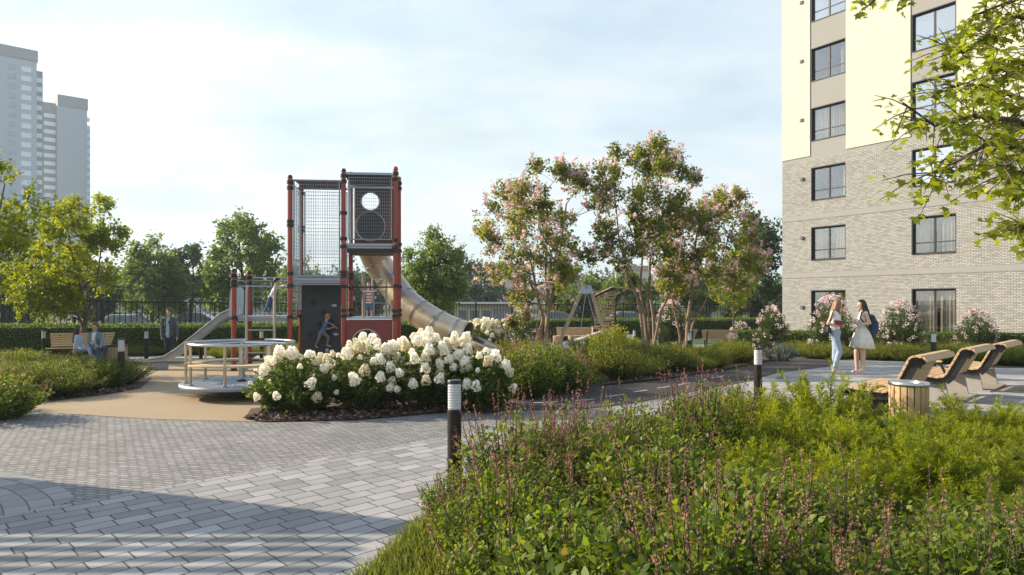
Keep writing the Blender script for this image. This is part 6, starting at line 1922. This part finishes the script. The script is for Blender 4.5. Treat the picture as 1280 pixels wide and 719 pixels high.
MB().tube([(.02, .03, .06), X(1038.6, 399, d - .30) - tb.location, X(1041.6, 388.6, d - .21) - tb.location, X(1042.0, 387.4, d - .13) - tb.location, X(1038.2, 394, d + .05) - tb.location, (.02, .10, .06)], .012, 8).build('strap', M_black, tb, smooth=True)
bk = thing('book', 'dark red book held against the waist by the woman in jeans', 'book', X(1048.2, 403.6, d - .20))
MB().box((0, 0, 0), (.17, .022, .105), Matrix.Rotation(.05, 3, 'Y')).build('cover', mat('book_red', (.16, .025, .022), .5), bk, bevel=.003); MB().box((0.004, 0, 0.002), (.166, .015, .108)).build('pages', C_white, bk)
# woman in the dress (faces left)
d = 15.35
J = dict(head=X(1076.6, 381, d), neck=X(1078.2, 388.6, d), shL=X(1081.5, 392, d - .16), shR=X(1078.0, 391.8, d + .17), elL=X(1087.0, 404.0, d - .22), wrL=X(1075.0, 405.6, d - .20), haL=X(1071, 404.0, d - .15),
         elR=X(1077.5, 404.5, d + .22), wrR=X(1070.5, 404.6, d + .06), haR=X(1068.6, 402.5, d), pelvis=X(1078, 414, d), hipL=X(1079.3, 416.5, d - .09), hipR=X(1076.8, 416.5, d + .09),
         knL=X(1078.8, 440, d - .09), knR=X(1070.6, 440, d + .09), anL=X(1078.6, 461.4, d - .10), anR=X(1071.2, 461.6, d + .12), toL=X(1072.2, 464.8, d - .16), toR=X(1066.5, 464.6, d + .10))
person('woman in a short cream dress with long black hair and a backpack', J, 1.0, (-1, -.08, .0), dict(top=C_dress, bottom=C_dress, shoe=C_shoe), 'long', H_black, 'crop', 'skirt', .0, palms={'L': (0, 0, 1), 'R': (0, 0, 1)}, vox=.011)
bp_ = thing('backpack', 'navy blue backpack on the back of the woman in the dress', 'backpack', X(1089.5, 406, d + .03))
b = MB(); b.ell((0, 0, 0), (.10, .15, .24), None, 14, 10); b.box((.01, 0, -.06), (.15, .26, .30)); voxel('bag', b, .014, cloth('navy', (.028, .045, .085)), bp_)
MB().box((.10, 0, -.08), (.03, .20, .16)).build('pocket', cloth('navy_light', (.05, .085, .15)), bp_, bevel=.02)
for y in (-.17, .15): MB().tube([(-.07, y, .16), X(1082.5, 387.6, d + y) - bp_.location, X(1076.6, 391, d + y * 1.0) - bp_.location, X(1075.6, 398, d + y * 1.05) - bp_.location, (-.08, y * .9, -.16)], .016, 8).build('strap', C_shoed, bp_, smooth=True)
ph = thing('phone', 'small phone held by the woman in the dress', 'phone', X(1067.8, 402.2, d - .08)); MB().box((0, 0, 0), (.02, .075, .13), Matrix.Rotation(.5, 3, 'Y')).build('case', C_shoe, ph, bevel=.006); MB().box((.012, 0, .0), (.003, .066, .12), Matrix.Rotation(.5, 3, 'Y')).build('screen', M_black, ph)

# standing man by the hedge
d = 24.6; k = d / F
J = dict(head=X(211.2, 390.3, d), neck=X(211.0, 396.2, d), shL=X(217.6, 399.0, d), shR=X(205.2, 399.0, d), elL=X(221.0, 411.5, d + .02), wrL=X(221.4, 421.0, d - .10), elR=X(202.6, 411.5, d + .02), wrR=X(202.2, 421, d - .10),
         pelvis=X(211.2, 417, d), hipL=X(214.2, 419, d), hipR=X(208.4, 419, d), knL=X(215.0, 432.5, d - .02), knR=X(208.6, 432.5, d - .05), anL=X(215.4, 444.8, d), anR=X(208.4, 444.8, d - .02), toL=X(216.4, 446.4, d - .18), toR=X(207.4, 446.6, d - .2))
person('man standing by the hedge in an open dark jacket over a pale shirt', J, 1.04, (-.25, -1, 0), dict(top=C_lblue, bottom=C_ink, shoe=C_shoed), 'short', H_brown, 'tee', 'jeans', .35, vox=.014, jacket=C_jack)
tb = thing('backpack', 'dark backpack on the shoulders of the standing man', 'backpack', X(211.5, 405, d + .20)); MB().box((0, 0, 0), (.30, .14, .42)).build('bag', C_ink, tb, bevel=.05)
for sx in (-.13, .13): MB().tube([(sx, -.04, .17), (sx * 1.05, -.24, .20), (sx * 1.1, -.33, .05), (sx, -.10, -.14)], .018, 8).build('strap', M_black, tb, smooth=True)

# seated couple
d = 20.0
J = dict(head=X(98.2, 411.8, d), neck=X(97.2, 418.0, d), shL=X(98.6, 421.0, d + .16), shR=X(95.8, 421.0, d - .14), elL=X(101.5, 430.5, d + .20), wrL=X(105.5, 434.5, d + .05), elR=X(94.2, 431.0, d - .20), wrR=X(93.0, 437.5, d - .22), haR=X(92.6, 440, d - .22),
         pelvis=X(98.6, 436, d), hipL=X(100, 437.0, d + .08), hipR=X(98.2, 437.0, d - .08), knL=X(113.5, 436.0, d - .02), knR=X(111.5, 435.8, d - .20), anL=X(119.5, 446.5, d - .10), anR=X(115.5, 447.8, d - .35), toL=X(123.5, 448.6, d - .15), toR=X(119.5, 450, d - .42))
person('long haired woman in pale blue seated on the bench, turned to her companion', J, .98, (.85, .45, 0), dict(top=C_lblue, bottom=C_denim, shoe=C_white), 'long', H_brown, 'tee', 'jeans', .92, vox=.014)
d = 20.0
J = dict(head=X(119.2, 408.8, d), neck=X(118.6, 415.0, d), shL=X(124.6, 418.4, d), shR=X(113.0, 418.4, d - .03), elL=X(127.8, 428.0, d - .08), wrL=X(126.4, 432.6, d - .30), elR=X(112.2, 428.4, d - .12), wrR=X(119.0, 431.6, d - .32),
         pelvis=X(119, 435.0, d), hipL=X(121.6, 436.0, d), hipR=X(116.4, 436, d), knL=X(132.0, 434.6, d - .36), knR=X(122.0, 436.0, d - .46), anL=X(129.5, 448.2, d - .36), anR=X(124.5, 450, d - .50), toL=X(133.0, 450.4, d - .52), toR=X(127.0, 452, d - .66))
person('auburn haired man in an open blue shirt seated at the right end of the bench', J, 1.0, (-.15, -1, -.05), dict(top=C_white, bottom=C_denimd, shoe=C_shoed), 'short', H_red, 'tee', 'jeans', .3, vox=.014, jacket=cloth('washed_shirt', (.16, .21, .25)))

# children on the tower
def W(v): # local tower point -> world
    return CT.matrix_world @ Vector(v)
bpy.context.view_layer.update()
d = ct_dep(.9, .45)
J = dict(head=X(346.0, 351.6, d), neck=X(344.2, 357.6, d), shL=X(345.6, 360.0, d + .12), shR=X(343.6, 360.4, d - .12), elL=X(351.0, 358.5, d + .14), wrL=X(356.0, 356.8, d + .08), elR=X(350.6, 359.6, d - .16), wrR=X(356.6, 358.2, d - .18),
         pelvis=X(338.2, 371.0, d), hipL=X(338.8, 372.5, d + .06), hipR=X(337.8, 372.8, d - .06), knL=X(338.0, 381.5, d + .06), knR=X(335.0, 381.6, d - .06), anL=X(336.4, 390.4, d + .06), anR=X(330.4, 389.6, d - .06), toL=X(340.6, 392.2, d + .06), toR=X(333.6, 391.8, d - .08))
person('child in white top and blue jeans leaning on the low platform of the climbing tower', J, .58, (.95, .3, .1), dict(top=C_white, bottom=cloth('mid_denim', (.06, .13, .27)), shoe=C_pinks), 'short', H_brown, 'tee', 'jeans', .9, vox=.009, child=True)
d = ct_dep(3.3, .08)
J = dict(head=X(461.2, 356.0, d), neck=X(461.2, 361.8, d), shL=X(465.4, 364.2, d), shR=X(457.0, 364.2, d), elL=X(470.0, 363.2, d + .02), wrL=X(472.4, 358.6, d - .05), haL=X(472.6, 355, d - .06), elR=X(452.2, 363.2, d + .02), wrR=X(449.8, 358.6, d - .05), haR=X(449.6, 355, d - .06),
         pelvis=X(461.2, 378, d + .04), hipL=X(463.4, 379.2, d + .04), hipR=X(459.0, 379.2, d + .04), knL=X(463.8, 387.0, d + .02), knR=X(458.8, 387.0, d + .02), anL=X(463.8, 394.0, d + .04), anR=X(458.8, 394.0, d + .04), toL=X(464.6, 396, d - .06), toR=X(458.2, 396, d - .06))
person('toddler in red striped shirt and denim shorts holding the bar above the crawl panel', J, .56, (0, -1, -.1), dict(top=C_stripe, bottom=cloth('short_denim', (.08, .15, .27)), shoe=C_white), 'short', H_blond, 'tee', 'shorts', .3, vox=.009, child=True, curl=1.2)
d = ct_dep(2.3, CT_yw - .22)
J = dict(head=X(409.6, 396.2, d), neck=X(407.6, 401.4, d), shL=X(404.6, 404.4, d - .02), shR=X(410.6, 403.6, d + .02), elL=X(409.4, 411.6, d + .06), wrL=X(415.5, 409.5, d + .12), elR=X(415.8, 406.0, d + .08), wrR=X(419.6, 409.0, d + .14), pelvis=X(402.4, 414.6, d), hipL=X(400.6, 416.0, d - .02), hipR=X(404.6, 416.0, d + .02),
         knL=X(398.2, 424.6, d + .02), knR=X(411.0, 421.8, d + .08), anL=X(394.6, 431.8, d + .08), anR=X(409.0, 430.6, d + .10), toL=X(397.0, 434.6, d + .10), toR=X(413.6, 433.0, d + .10))
person('fair haired boy in blue shirt and grey trousers climbing the dark wall', J, .57, (.75, .6, .15), dict(top=C_blue, bottom=C_greyt, shoe=cloth('shoe_grey', (.35, .35, .36))), 'short', mat('hair_fair', (.32, .22, .12), .5, vary=.2, scale=40), 'tee', 'jeans', .3, vox=.009, child=True, palms={'L': (0, 1, 0), 'R': (0, 1, 0)})
